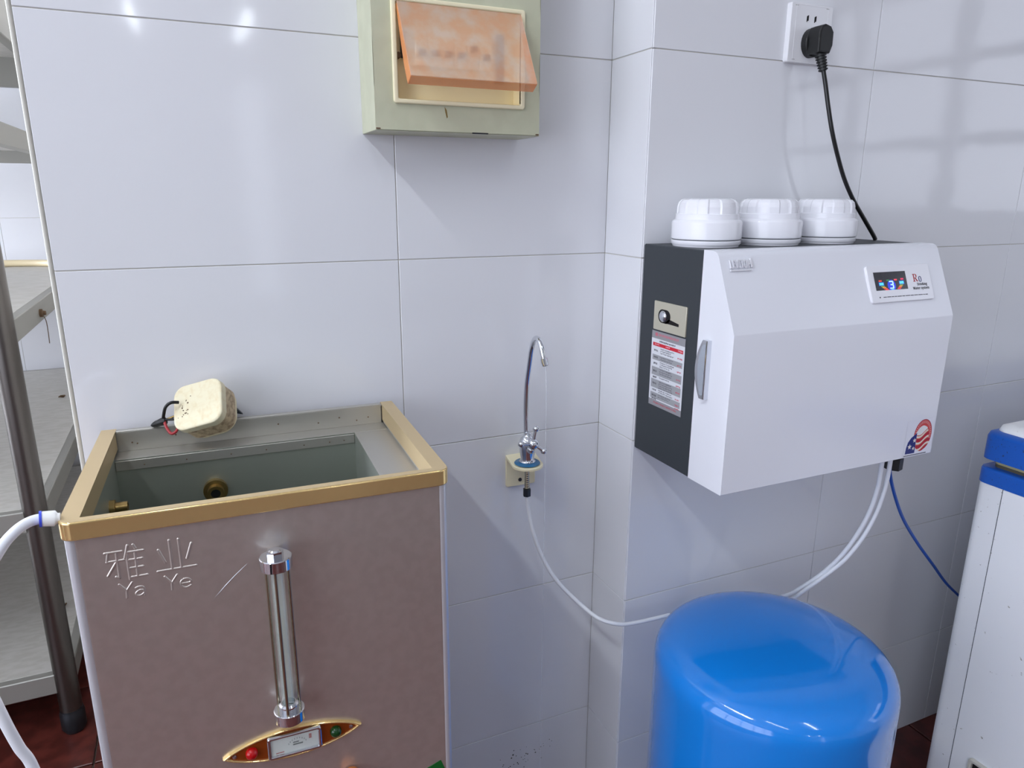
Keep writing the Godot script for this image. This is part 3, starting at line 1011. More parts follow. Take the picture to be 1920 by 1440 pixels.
# ------------------------------------------------------------------ electrical box on the wall
func electric_box() -> void:
	var x0 := -0.0448
	var x1 := 0.1936
	var y0 := 0.1757
	var y1 := 0.505
	var zf := 0.075
	var o := thing("distribution_box", "grey green metal distribution box on the tiled wall above the boiler", "distribution box", Vector3((x0 + x1) / 2, y0, 0.0))
	var w := x1 - x0
	var h := y1 - y0
	var c := Vector2((x0 + x1) / 2, y0)
	# opening of the front plate
	var ox0 := -0.0150 - c.x
	var ox1 := 0.1645 - c.x
	var oy0 := 0.2140 - c.y
	var oy1 := 0.3335 - c.y
	var g := G.new()
	g.box(Vector3(-w / 2 + 0.0008, h / 2, zf / 2), Vector3(0.0016, h, zf), 0.0005)
	g.box(Vector3(w / 2 - 0.0008, h / 2, zf / 2), Vector3(0.0016, h, zf), 0.0005)
	g.box(Vector3(0, 0.0008, zf / 2), Vector3(w - 0.0032, 0.0016, zf), 0.0005)
	g.box(Vector3(0, h - 0.0008, zf / 2), Vector3(w - 0.0032, 0.0016, zf), 0.0005)
	g.box(Vector3(0, h / 2, 0.001), Vector3(w - 0.0032, h - 0.0032, 0.002), 0.0)
	part("housing", g, M.box_paint, o)
	g = G.new()
	var outer := PackedVector2Array([Vector2(-w / 2 + 0.0006, 0.0006), Vector2(w / 2 - 0.0006, 0.0006), Vector2(w / 2 - 0.0006, h - 0.0006), Vector2(-w / 2 + 0.0006, h - 0.0006)])
	var inner := PackedVector2Array([Vector2(ox0, oy0), Vector2(ox1, oy0), Vector2(ox1, oy1), Vector2(ox0, oy1)])
	g.ring(outer, inner, zf - 0.0018, zf)
	part("front_plate", g, M.box_paint, o)
	# cream frame
	var fc := Vector2((-0.0192 + 0.1689) / 2 - c.x, (0.2100 + 0.3375) / 2 - c.y)
	g = G.new()
	g.ring(rrect(0.1881, 0.1275, 0.004, 4, fc), rrect(0.1752, 0.1160, 0.002, 4, fc), zf - 0.001, zf + 0.004, 0.0015)
	part("frame", g, M.cream_light, o, "cream plastic frame of the flap")
	# recess with shelf for the breakers
	var iw := 0.1752
	var ih := 0.1160
	g = G.new()
	var b := Vector3(fc.x, fc.y, 0)
	g.face([b + Vector3(-iw / 2, -ih / 2, 0.052), b + Vector3(iw / 2, -ih / 2, 0.052), b + Vector3(iw / 2, ih / 2, 0.052), b + Vector3(-iw / 2, ih / 2, 0.052)], Vector3.BACK)
	g.face([b + Vector3(-iw / 2, -ih / 2, 0.052), b + Vector3(iw / 2, -ih / 2, 0.052), b + Vector3(iw / 2, -ih / 2, 0.078), b + Vector3(-iw / 2, -ih / 2, 0.078)], Vector3.UP)
	g.face([b + Vector3(-iw / 2, ih / 2, 0.052), b + Vector3(iw / 2, ih / 2, 0.052), b + Vector3(iw / 2, ih / 2, 0.078), b + Vector3(-iw / 2, ih / 2, 0.078)], Vector3.DOWN)
	g.face([b + Vector3(-iw / 2, -ih / 2, 0.052), b + Vector3(-iw / 2, ih / 2, 0.052), b + Vector3(-iw / 2, ih / 2, 0.078), b + Vector3(-iw / 2, -ih / 2, 0.078)], Vector3.RIGHT)
	g.face([b + Vector3(iw / 2, -ih / 2, 0.052), b + Vector3(iw / 2, ih / 2, 0.052), b + Vector3(iw / 2, ih / 2, 0.078), b + Vector3(iw / 2, -ih / 2, 0.078)], Vector3.LEFT)
	part("tray", g, M.cream, o, "cream inner tray behind the flap")
	# breakers in the tray
	for i in 6:
		var x := fc.x - 0.052 + i * 0.0182
		g = G.new()
		g.box(Vector3(x, fc.y + 0.008, 0.059), Vector3(0.0176, 0.045, 0.016), 0.001)
		g.box(Vector3(x, fc.y + 0.006, 0.067), Vector3(0.0176, 0.020, 0.006), 0.001)
		var br := part("breaker", g, M.cream_light if i < 5 else M.cream, o)
		g = G.new()
		g.box(Vector3(x, fc.y + (0.001 if i != 4 else 0.010), 0.072), Vector3(0.009, 0.008, 0.007), 0.001)
		part("toggle", g, M.charcoal, br)
	g = G.new()
	g.box(Vector3(fc.x + 0.066, fc.y + 0.004, 0.0545), Vector3(0.011, 0.062, 0.004), 0.001)
	part("gap", g, M.charcoal, o)
	g = G.new()
	g.box(Vector3(fc.x - 0.073, fc.y + 0.012, 0.0545), Vector3(0.007, 0.034, 0.004), 0.001)
	part("gap", g, M.charcoal, o)
	g = G.new()
	g.t = Transform3D(Basis(Vector3.RIGHT, Vector3(0, 0, 1), Vector3.DOWN), Vector3(-0.0075 - c.x, 0.2705 - c.y, 0.052))
	g.lathe([Vector2(0.0042, 0), Vector2(0.0042, 0.012), Vector2(0.003, 0.014), Vector2(0, 0.014)], 16)
	part("screw", g, M.grime, o, "rusty screw in the tray")
	# amber flap, hinged along the top of the frame and hanging open
	var flap := Node3D.new()
	flap.name = "flap"
	o.add_child(flap)
	flap.position = Vector3(fc.x, 0.3312 - c.y, 0.079)
	var L := 0.1095
	var tilt := atan2(0.0545, 0.0953)
	flap.rotation.x = -tilt
	var fw := 0.1735
	g = G.new()
	g.box(Vector3(0, -L / 2, 0), Vector3(fw, L, 0.0016), 0.0005)
	part("flap_face", g, M.amber, flap, "see-through amber face of the flap, smeared with dust")
	g = G.new()
	g.box(Vector3(0, -L + 0.0008, -0.0086), Vector3(fw, 0.0016, 0.0155), 0.0004)
	part("flap_lip", g, M.amber_edge, flap, "amber lower lip")
	for s in [-1.0, 1.0]:
		g = G.new()
		var tri := PackedVector2Array([Vector2(0.0, -0.002), Vector2(0.0, -L + 0.0016), Vector2(0.0160, -L + 0.0016), Vector2(0.0160, -L + 0.03), Vector2(0.004, -0.002)])
		g.t = Transform3D(Basis(Vector3(0, 0, -1), Vector3.UP, Vector3(1, 0, 0)), Vector3(s * (fw / 2 - 0.0008), 0, -0.0008))
		g.prism(tri, -0.0008, 0.0008)
		part("flap_side", g, M.amber_edge, flap)
	# wear: chips on the lower edge and a brown smear
	for q in [[-w / 2 + 0.004, 0.0024, 0.006], [w / 2 - 0.0035, 0.0022, 0.005], [0.028, 0.0009, 0.024]]:
		g = G.new()
		g.prism(rrect(q[2], 0.0018, 0.0006, 2, Vector2(q[0], q[1])), zf - 0.0005, zf + 0.0002)
		part("paint_chip", g, M.grime if q[2] < 0.01 else M.ink, o)
	g = G.new()
	g.prism(PackedVector2Array([Vector2(-0.0235, 0.0330), Vector2(-0.0205, 0.0290), Vector2(-0.0190, 0.0200), Vector2(-0.0205, 0.0185), Vector2(-0.0225, 0.0260)]), zf - 0.0002, zf + 0.00015)
	part("rust_mark", g, M.brass, o, "small brown smear under the frame")


# ------------------------------------------------------------------ purifier
func purifier() -> void:
	var X0 := 0.3602
	var X1 := 0.7890
	var W := X1 - X0
	var yb := -0.3110
	var o := thing("water_purifier", "white and charcoal water purifier cabinet hung on the right wall", "water purifier", Vector3((X0 + X1) / 2, yb, PIER))
	var h := 0.3330
	# charcoal back body
	var g := G.new()
	g.box(Vector3(0, h / 2, 0.0719), Vector3(W, h, 0.1438), 0.0015)
	part("back_body", g, M.charcoal, o)
	# white hood: side profile (z, y) pushed along x
	var z0 := 0.1438
	var pr := PackedVector2Array([Vector2(z0, 0.0), Vector2(0.2160, 0.0), Vector2(0.2172, 0.0012), Vector2(0.2172, 0.2262), Vector2(0.2167, 0.2284)])
	for i in 7:
		var a := deg_to_rad(21.0 + 66.0 * i / 6)
		pr.append(Vector2(0.1628 + cos(a) * 0.0135, 0.3205 + sin(a) * 0.0135))
	pr.append(Vector2(z0, 0.3340))
	g = G.new()
	g.t = Transform3D(Basis(Vector3(0, 0, 1), Vector3.UP, Vector3(-1, 0, 0)), Vector3.ZERO)
	var half := W / 2 + 0.0004
	g.prism(pr, -half, half, 0.0, 30.0)
	var hood := part("hood", g, M.white_panel, o, "white front hood with a sloping upper panel")
	# slope frame: origin at the top of the slope, x right, y up the slope, z out
	var down := Vector3(0, -0.1065, 0.043).normalized()
	var S := Transform3D(Basis(Vector3.RIGHT, -down, Vector3.RIGHT.cross(-down)), Vector3(-W / 2 - X0, 0, 0))
	# a point of the slope in the thing's frame
	var base := Vector3(0, 0.0225 - yb, 0.283 - PIER)
	var sl := func(x: float, d: float, lift: float) -> Vector3:
		return base + Vector3(x - (X0 + X1) / 2, 0, 0) + down * d + S.basis.z * lift
	var SB: Basis = S.basis
	# embossed maker's lettering
	var tm := words("LEVITOP", 0.0145, 0.0022, false, true)
	var e := part("logo", tm, M.letter, o, "small raised silver lettering")
	e.transform = Transform3D(SB * Basis.from_scale(Vector3(0.62, 1.05, 1.0)), sl.call(0.3905, 0.0185, 0.0011))
	g = G.new()
	g.t = Transform3D(SB, sl.call(0.391, 0.0268, 0.0))
	g.prism(rrect(0.036, 0.0022, 0.001, 3), -0.0005, 0.0010, 0.0004)
	g.t = Transform3D(SB, sl.call(0.4105, 0.017, 0.0))
	g.prism(rrect(0.0035, 0.013, 0.0016, 4), -0.0005, 0.0016, 0.0006)
	part("logo_bar", g, M.letter, o)
	# display panel
	var dc := Vector2((0.6195 + 0.7525) / 2, 0.0587)
	g = G.new()
	g.t = Transform3D(SB, sl.call(dc.x, dc.y, 0.0))
	g.prism(rrect(0.1330, 0.0560, 0.004, 4), -0.001, 0.0035, 0.0012)
	var dp := part("display_panel", g, M.white_gloss, o, "raised white display plate")
	g = G.new()
	g.t = Transform3D(SB, sl.call(0.6645, 0.0547, 0.0035))
	var sw := 0.0335
	var sh := 0.0138
	g.face([Vector3(-sw, -sh, 0.0002), Vector3(sw, -sh, 0.0002), Vector3(sw, sh, 0.0002), Vector3(-sw, sh, 0.0002)], Vector3(0, 0, 1), [Vector2(0, 1), Vector2(1, 1), Vector2(1, 0), Vector2(0, 0)])
	part("screen", g, screen_material(), dp, "dark screen lit in blue, red and yellow")
	var put := func(text: String, size: float, x: float, d: float, m: Material, serif: bool, ital: bool, sx := 1.0) -> void:
		var q := part("print", words(text, size, 0.0003, serif, false, ital), m, dp)
		q.transform = Transform3D(SB * Basis.from_scale(Vector3(sx, 1, 1)), sl.call(x, d, 0.0037))
	put.call("R", 0.0165, 0.7170, 0.0525, M.ink_red, true, true)
	put.call("o", 0.0165, 0.7275, 0.0535, M.ink_blue, true, true, 0.8)
	put.call("Drinking", 0.0058, 0.7300, 0.0625, M.ink, false, false)
	put.call("Water system", 0.0058, 0.7265, 0.0685, M.ink, false, false)
	g = G.new()
	g.t = Transform3D(SB, sl.call(0.6860, 0.0788, 0.0035))
	g.box(Vector3(-0.0500, 0, 0.0001), Vector3(0.0022, 0.0018, 0.0002))
	var x := -0.0430
	var rng := RandomNumberGenerator.new()
	rng.seed = 3
	while x < 0.052:
		var q := 0.003 + rng.randf() * 0.007
		g.box(Vector3(x + q / 2, 0, 0.0001), Vector3(q, 0.0010, 0.0002))
		x += q + 0.0012
	part("print", g, M.ink, dp)
	# badge: flag oval on a white sticker
	g = G.new()
	g.face([Vector3(0.7240 - 0.5746, 0.0020, 0.2176), Vector3(0.7865 - 0.5746, 0.0020, 0.2176), Vector3(0.7865 - 0.5746, 0.0630, 0.2176), Vector3(0.7240 - 0.5746, 0.0630, 0.2176)], Vector3(0, 0, 1), [Vector2(0, 1), Vector2(1, 1), Vector2(1, 0), Vector2(0, 0)])
	part("badge", g, badge_material(), hood, "oval red, white and blue sticker with stars and stripes")
	# arc handle on the left side of the hood
	g = G.new()
	var arc := PackedVector2Array()
	for i in 15:
		var a := -1.0 + 2.0 * i / 14
		arc.append(Vector2(0.1515 + 0.013 * a * a, -0.0420 * a))
	for i in 15:
		var a := 1.0 - 2.0 * i / 14
		arc.append(Vector2(0.1515 + 0.013 + 0.0098, -0.0420 * a))
	g.t = Transform3D(Basis(Vector3(0, 0, 1), Vector3.UP, Vector3(-1, 0, 0)), Vector3(-W / 2, -0.1400 - yb, 0))
	g.prism(arc, 0.0, 0.009, 0.0015)
	part("door_pull", g, M.chrome, hood, "chrome bow shaped pull")
	g = G.new()
	g.t = Transform3D(Basis(Vector3(0, 0, 1), Vector3.UP, Vector3(-1, 0, 0)), Vector3(-W / 2 - 0.0002, -0.1400 - yb, 0))
	var inset := PackedVector2Array()
	for i in 15:
		var a := -0.86 + 1.72 * i / 14
		inset.append(Vector2(0.1585 + 0.011 * a * a, -0.0420 * a))
	inset.append(Vector2(0.1725, -0.0361))
	inset.append(Vector2(0.1725, 0.0361))
	g.prism(inset, 0.008, 0.0094, 0.0003)
	part("pull_insert", g, M.pull, hood)
	# lock plate with a key slot
	var sd := Transform3D(Basis(Vector3(0, 0, 1), Vector3.UP, Vector3(-1, 0, 0)), Vector3(-W / 2, -yb, -PIER))
	g = G.new()
	g.t = sd
	g.prism(rrect(0.0790, 0.0440, 0.001, 2, Vector2(0.1866, -0.0822)), -0.0005, 0.0022, 0.0008)
	var lp := part("lock_plate", g, M.latch_plate, o, "nickel latch plate on the dark side")
	g = G.new()
	g.t = sd
	g.prism(rrect(0.030, 0.0205, 0.010, 6, Vector2(0.174, -0.0815)), 0.0019, 0.0025)
	g.prism(PackedVector2Array([Vector2(0.176, -0.0910), Vector2(0.210, -0.0915), Vector2(0.210, -0.0875), Vector2(0.186, -0.0840)]), 0.0019, 0.0025)
	part("slot", g, M.dark_hole, lp)
	g = G.new()
	g.t = sd * Transform3D(Basis(Vector3.RIGHT, Vector3(0, 0, 1), Vector3.DOWN), Vector3(0.1715, -0.0815, 0.0018))
	g.lathe([Vector2(0.0085, 0), Vector2(0.0085, 0.002), Vector2(0.006, 0.0036), Vector2(0, 0.004)], 20, 60)
	part("latch", g, M.chrome, lp)
	# printed table of instructions on the dark side
	g = G.new()
	g.t = sd
	var q0 := Vector2(0.1435, -0.2250)
	var q1 := Vector2(0.2265, -0.1066)
	g.face([Vector3(q0.x, q0.y, 0.0006), Vector3(q1.x, q0.y, 0.0006), Vector3(q1.x, q1.y, 0.0006), Vector3(q0.x, q1.y, 0.0006)], Vector3(0, 0, 1), [Vector2(0, 1), Vector2(1, 1), Vector2(1, 0), Vector2(0, 0)])
	part("instruction_label", g, label_material(), o, "white and grey printed table with a red heading")
	# three filter caps on top
	var i := 0
	for cx in [0.4197, 0.5362, 0.6527]:
		filter_cap(o, Vector3(cx - (X0 + X1) / 2, 0.0222 - yb, 0.18 - PIER), 0.25 * i)
		i += 1
	# fittings below
	g = G.new()
	g.t = Transform3D(Basis(), Vector3(0.7770 - 0.5746, -0.044, 0.2850 - PIER - 0.012))
	g.prism_y(hexagon(0.0150), 0.0, 0.020)
	g.lathe([Vector2(0, 0.044), Vector2(0.011, 0.044), Vector2(0.011, 0.020), Vector2(0.012, 0.0195)], 20)
	part("cable_gland", g, M.black, o, "black hexagonal gland under the cabinet")
	for fx in [0.7265, 0.7457]:
		g = G.new()
		g.t = Transform3D(Basis(), Vector3(fx - 0.5746, -0.008, 0.290 - PIER))
		g.lathe([Vector2(0, 0), Vector2(0.0062, 0), Vector2(0.0068, 0.001), Vector2(0.0068, 0.009), Vector2(0, 0.009)], 18)
		part("tube_fitting", g, M.dark_metal, o)


func filter_cap(o: Node3D, at: Vector3, turn: float) -> void:
	var R := 0.0508
	var c := Node3D.new()
	c.name = "filter_cap"
	o.add_child(c, true)
	c.position = at
	var g := G.new()
	g.lathe([Vector2(0, 0.0), Vector2(R - 0.003, 0.0), Vector2(R - 0.0025, 0.003), Vector2(R - 0.0012, 0.003), Vector2(R - 0.0004, 0.0045), Vector2(R - 0.0004, 0.0085), Vector2(R - 0.001, 0.0092), Vector2(0, 0.0092)], 48)
	part("base_ring", g, M.white_gloss, c)
	g = G.new()
	g.lathe([Vector2(R - 0.0022, 0.0080), Vector2(R - 0.0022, 0.0104)], 48)
	part("seam", g, M.charcoal, c)
	g = G.new()
	g.lathe([Vector2(0, 0.0104), Vector2(R - 0.001, 0.0104), Vector2(R, 0.0115), Vector2(R, 0.0340), Vector2(R - 0.0008, 0.0362), Vector2(R - 0.0040, 0.0385), Vector2(R - 0.0048, 0.0390), Vector2(R - 0.0050, 0.0460), Vector2(R - 0.0058, 0.0468), Vector2(0, 0.0468)], 48, 40)
	part("collar", g, M.white_gloss, c)
	# fluted top: a round cap with wide grip ribs
	g = G.new()
	var rings := [[R - 0.0066, 0.0465], [R - 0.0068, 0.0560], [R - 0.0085, 0.0625], [R - 0.0120, 0.0662], [R - 0.0170, 0.0677], [0.020, 0.0684], [0.0, 0.0684]]
	var k := 120
	var P := []
	for r in rings:
		var row := []
		for j in k:
			var a := TAU * j / k
			var u := fmod(a + turn + 0.15, TAU / 8) / (TAU / 8)
			var gr := 0.0
			if u < 0.52:
				gr = smoothstep(0.0, 0.03, u) * (1.0 - smoothstep(0.49, 0.52, u))
			var rr: float = r[0]
			if rr > 0.03:
				rr -= 0.0020 * (1.0 - gr)
			row.append(Vector3(cos(a) * rr, r[1], sin(a) * rr))
		P.append(row)
	for s in rings.size() - 1:
		for j in k:
			var j2 := (j + 1) % k
			var nm := Vector3(cos(TAU * (j + 0.5) / k), 0.0, sin(TAU * (j + 0.5) / k))
			var out := nm + Vector3.UP * (0.05 if s < 2 else 2.0)
			if s == rings.size() - 2:
				g.face([P[s][j], P[s][j2], P[s + 1][j]], out)
			else:
				g.face([P[s][j], P[s][j2], P[s + 1][j2], P[s + 1][j]], out)
	part("grip_top", g, M.white_gloss, c)


func pixels(w: int, h: int, c: Color) -> Image:
	var im := Image.create(w, h, false, Image.FORMAT_RGBA8)
	im.fill(c)
	return im


func label_material() -> StandardMaterial3D:
	var w := 256
	var h := 366
	var im := pixels(w, h, Color(0.86, 0.87, 0.89))
	var grey := Color(0.58, 0.575, 0.59)
	var rng := RandomNumberGenerator.new()
	rng.seed = 77
	im.fill_rect(Rect2i(0, 0, w, 36), grey)
	im.fill_rect(Rect2i(0, 336, w, 30), grey)
	var pink := Color(0.78, 0.42, 0.48)
	im.fill_rect(Rect2i(26, 8, 20, 16), pink)
	scribble(im, 54, 10, 205, 12, pink, rng)
	scribble(im, 62, 42, 185, 8, Color(0.25, 0.25, 0.28), rng)
	im.fill_rect(Rect2i(12, 56, 232, 16), Color(0.80, 0.08, 0.18))
	for x in [26, 112, 206]:
		scribble(im, x, 60, x + 34, 7, Color(0.93, 0.75, 0.78), rng)
	var rowh := [40, 26, 34, 40, 20, 42, 24, 30, 20]
	var y := 74
	for i in rowh.size():
		if y + rowh[i] > 334:
			rowh[i] = 334 - y
		if i % 2 == 1:
			im.fill_rect(Rect2i(12, y, 232, rowh[i]), Color(0.62, 0.625, 0.64))
		scribble(im, 24, y + rowh[i] / 2 - 5, 54, 9, Color(0.22, 0.22, 0.25), rng)
		var yy: int = y + 4
		while yy < y + rowh[i] - 6:
			scribble(im, 74, yy, 150 + rng.randi() % 40, 6, Color(0.40, 0.40, 0.43), rng)
			yy += 10
		scribble(im, 206, y + rowh[i] / 2 + 1, 236, 7, Color(0.76, 0.30, 0.36), rng)
		y += rowh[i]
	scribble(im, 40, 344, 220, 9, Color(0.70, 0.36, 0.40), rng)
	var m := mat(Color.WHITE, 0.4)
	m.albedo_texture = ImageTexture.create_from_image(im)
	return m


func scribble(im: Image, x0: int, y: int, x1: int, h: int, c: Color, rng: RandomNumberGenerator) -> void:
	var x := x0
	while x < x1:
		var q := 2 + rng.randi() % 4
		im.fill_rect(Rect2i(x, y + rng.randi() % 2, q, h - rng.randi() % 3), c)
		x += q + 1 + rng.randi() % 3


func badge_material() -> StandardMaterial3D:
	var s := 256
	var white := Color(0.91, 0.915, 0.94)
	var im := pixels(s, s, white)
	var red := Color(0.72, 0.10, 0.13)
	var blue := Color(0.14, 0.17, 0.45)
	var canton := PackedVector2Array([Vector2(0.05, 0.08), Vector2(0.065, 0.25), Vector2(0.105, 0.40), Vector2(0.20, 0.515), Vector2(0.40, 0.63), Vector2(0.40, 0.075)])
	var stars := []
	for st in [[0.19, 0.27, 0.085], [0.335, 0.21, 0.062], [0.345, 0.43, 0.075]]:
		var poly := PackedVector2Array()
		for i in 10:
			var a := PI / 2 + TAU * i / 10
			poly.append(Vector2(st[0], st[1]) + Vector2(cos(a), sin(a)) * (st[2] if i % 2 == 0 else st[2] * 0.42))
		stars.append(poly)
	for y in s:
		for x in s:
			var u := float(x) / s
			var v := 1.0 - float(y) / s
			var p := Vector2((u - 0.62) / 0.33, (v - 0.55) / 0.43)
			var q := Vector2((u - 0.60) / 0.255, (v - 0.46) / 0.36)
			var r := p.length()
			var c := white
			var wave := v + 0.040 * sin((u - 0.42) * 12.5) - (u - 0.42) * 0.30
			if v < 0.045:
				if v > 0.012 and u > 0.01 and u < 0.84 and fmod(u * 33.0, 1.0) < 0.75:
					c = Color(0.2, 0.2, 0.24)
			elif Geometry2D.is_point_in_polygon(Vector2(u, v), canton):
				c = blue
				for st in stars:
					if Geometry2D.is_point_in_polygon(Vector2(u, v), st):
						c = Color(0.92, 0.89, 0.83)
			elif r < 1.0 and (q.length() > 1.0 or wave > 0.66) and v > 0.50 - (u - 0.4) * 0.15:
				c = Color(0.78, 0.17, 0.16).lerp(Color(0.86, 0.36, 0.26), u * 0.8)
				if r > 0.74 and r < 0.92 and fmod(p.angle() * 6.0 + 40.0, 1.0) < 0.55:
					c = Color(0.87, 0.60, 0.57)
				if r > 0.965:
					c = Color(0.55, 0.12, 0.22)
				if q.length() < 0.97 and wave > 0.60:
					c = Color(0.93, 0.93, 0.92)
			elif u > 0.405 and (q.length() < 1.0 or (r < 1.0 and v > 0.09)) and v > 0.085:
				var k := fmod(wave * 5.6 + 0.95, 1.0)
				if wave > 0.56:
					c = Color(0.93, 0.93, 0.92)
				elif k < 0.55:
					c = red
				elif k < 0.68 or k > 0.93:
					c = Color(0.87, 0.62, 0.42)
				else:
					c = Color(0.92, 0.90, 0.86)
			im.set_pixel(x, y, c)
	var m := mat(Color.WHITE, 0.3)
	m.albedo_texture = ImageTexture.create_from_image(im)
	return m


func screen_material() -> StandardMaterial3D:
	var w := 192
	var h := 80
	var im := pixels(w, h, Color(0.16, 0.15, 0.18))
	var em := pixels(w, h, Color(0, 0, 0))
	for y in h:
		for x in w:
			var d := Vector2(x - 96, y - 60).length()
			if d < 25.0:
				em.set_pixel(x, y, Color(0.02, 0.18, 0.85))
	# digit 3
	for q in [[84, 40, 24, 6], [102, 44, 8, 12], [90, 54, 18, 6], [102, 60, 8, 12], [84, 70, 24, 5]]:
		em.fill_rect(Rect2i(q[0], q[1], q[2], q[3]), Color(0.75, 0.95, 1.0))
	em.fill_rect(Rect2i(90, 76, 16, 4), Color(0.3, 0.8, 1.0))
	for q in [[24, 46, 26, 12], [146, 44, 26, 12]]:
		em.fill_rect(Rect2i(q[0] - 4, q[1] - 3, q[2] + 8, q[3] + 6), Color(0.0, 0.12, 0.55))
		em.fill_rect(Rect2i(q[0], q[1], q[2], q[3]), Color(0.3, 0.85, 1.0))
	var bars := [Color(0.5, 0.65, 0.1), Color(0.95, 0.6, 0.05), Color(0.95, 0.3, 0.05), Color(0.95, 0.08, 0.2)]
	for i in 4:
		em.fill_rect(Rect2i(32 + i * 7, 61 + i * 5, 22, 4), bars[i])
		em.fill_rect(Rect2i(146 - i * 6, 59 + i * 5, 20, 4), bars[i])
	for q in [[24, 35, Color(0.9, 0.25, 0.15)], [70, 34, Color(0.1, 0.45, 0.25)], [116, 33, Color(0.95, 0.2, 0.3)], [156, 31, Color(0.9, 0.1, 0.35)]]:
		em.fill_rect(Rect2i(q[0], q[1], 18, 7), q[2])
	var m := mat(Color.WHITE, 0.15)
	m.albedo_texture = ImageTexture.create_from_image(im)
	m.emission_enabled = true
	m.emission = Color.BLACK
	m.emission_texture = ImageTexture.create_from_image(em)
	m.emission_energy_multiplier = 1.5
	return m


# ------------------------------------------------------------------ socket, plug and cord
func socket() -> void:
	var c := Vector3(0.6455, 0.3408, PIER)
	var o := thing("wall_socket", "square white wall socket on the tiles above the purifier", "socket", c)
	var g := G.new()
	g.prism(rrect(0.086, 0.086, 0.003, 3), 0.0, 0.0095, 0.0012)
	part("plate", g, M.socket, o)
	g = G.new()
	g.ring(rrect(0.066, 0.080, 0.001, 2), rrect(0.0652, 0.0792, 0.001, 2), 0.009, 0.0098)
	part("inner_plate", g, M.socket, o)
	for x in [-0.0085, 0.0075]:
		g = G.new()
		g.prism(PackedVector2Array([Vector2(x - 0.0025, 0.0165), Vector2(x - 0.001, 0.0165), Vector2(x - 0.001, 0.0178), Vector2(x + 0.0015, 0.0185), Vector2(x + 0.0015, 0.0265), Vector2(x - 0.001, 0.0255), Vector2(x - 0.0025, 0.0245)]), 0.009, 0.0097)
		part("pin_slot", g, M.dark_hole, o)
	g = G.new()
	for q in [[-0.033, 0.0385], [0.031, 0.0385], [-0.031, -0.0385]]:
		g.box(Vector3(q[0], q[1], 0.0096), Vector3(0.006, 0.0007, 0.0003))
	part("seam_mark", g, M.rail, o)
	var p := thing("power_cord", "black plug and curved power cord running from the socket down to the purifier", "power cord", Vector3(0.6445, 0.3270, PIER + 0.0095))
	# plug: round flange and a faceted body
	g = G.new()
	var fl := PackedVector2Array()
	for i in 24:
		var a := TAU * i / 24
		fl.append(Vector2(cos(a) * 0.0180, sin(a) * 0.0215))
	g.t = Transform3D(Basis(), Vector3(0.001, 0, 0))
	g.prism(fl, 0.0, 0.012, 0.003, 60)
	part("plug_flange", g, M.black, p)
	g = G.new()
	g.t = Transform3D(Basis(), Vector3(0.001, 0.001, 0))
	g.prism(PackedVector2Array([Vector2(-0.0135, -0.0195), Vector2(-0.0145, 0.010), Vector2(-0.0105, 0.0185), Vector2(-0.002, 0.0215), Vector2(0.008, 0.0190), Vector2(0.0145, 0.011), Vector2(0.0150, -0.008), Vector2(0.0105, -0.0195)]), 0.010, 0.034, 0.003, 30)
	part("plug_body", g, M.black, p)
	g = G.new()
	var org := Vector3(0.6445, 0.3270, PIER + 0.0095)
	var top := Vector3(0.6462, 0.3085, 0.1420) - org
	var end := Vector3(0.6508, 0.2830, 0.1475) - org
	g.tube([top, end], [0.0068, 0.0050], 16)
	for i in 6:
		var a := top.lerp(end, (i + 0.5) / 6.2)
		var b := top.lerp(end, (i + 0.95) / 6.2)
		g.tube([a, b], [0.0086 - i * 0.0003, 0.0084 - i * 0.0003], 16)
	part("strain_relief", g, M.black, p)
	g = G.new()
	var path := []
	for q in [Vector3(0.6506, 0.2860, 0.1470), Vector3(0.6562, 0.2624, 0.1500), Vector3(0.6616, 0.2307, 0.1550), Vector3(0.6700, 0.1948, 0.1600), Vector3(0.6843, 0.1587, 0.1630), Vector3(0.7025, 0.1217, 0.1660), Vector3(0.7254, 0.0881, 0.1690), Vector3(0.7534, 0.0562, 0.1720), Vector3(0.7760, 0.0300, 0.1750), Vector3(0.7805, 0.0230, 0.1758)]:
		path.append(q - org)
	g.tube(smooth(path, 8), 0.0034, 12)
	part("cord", g, M.black_shiny, p)


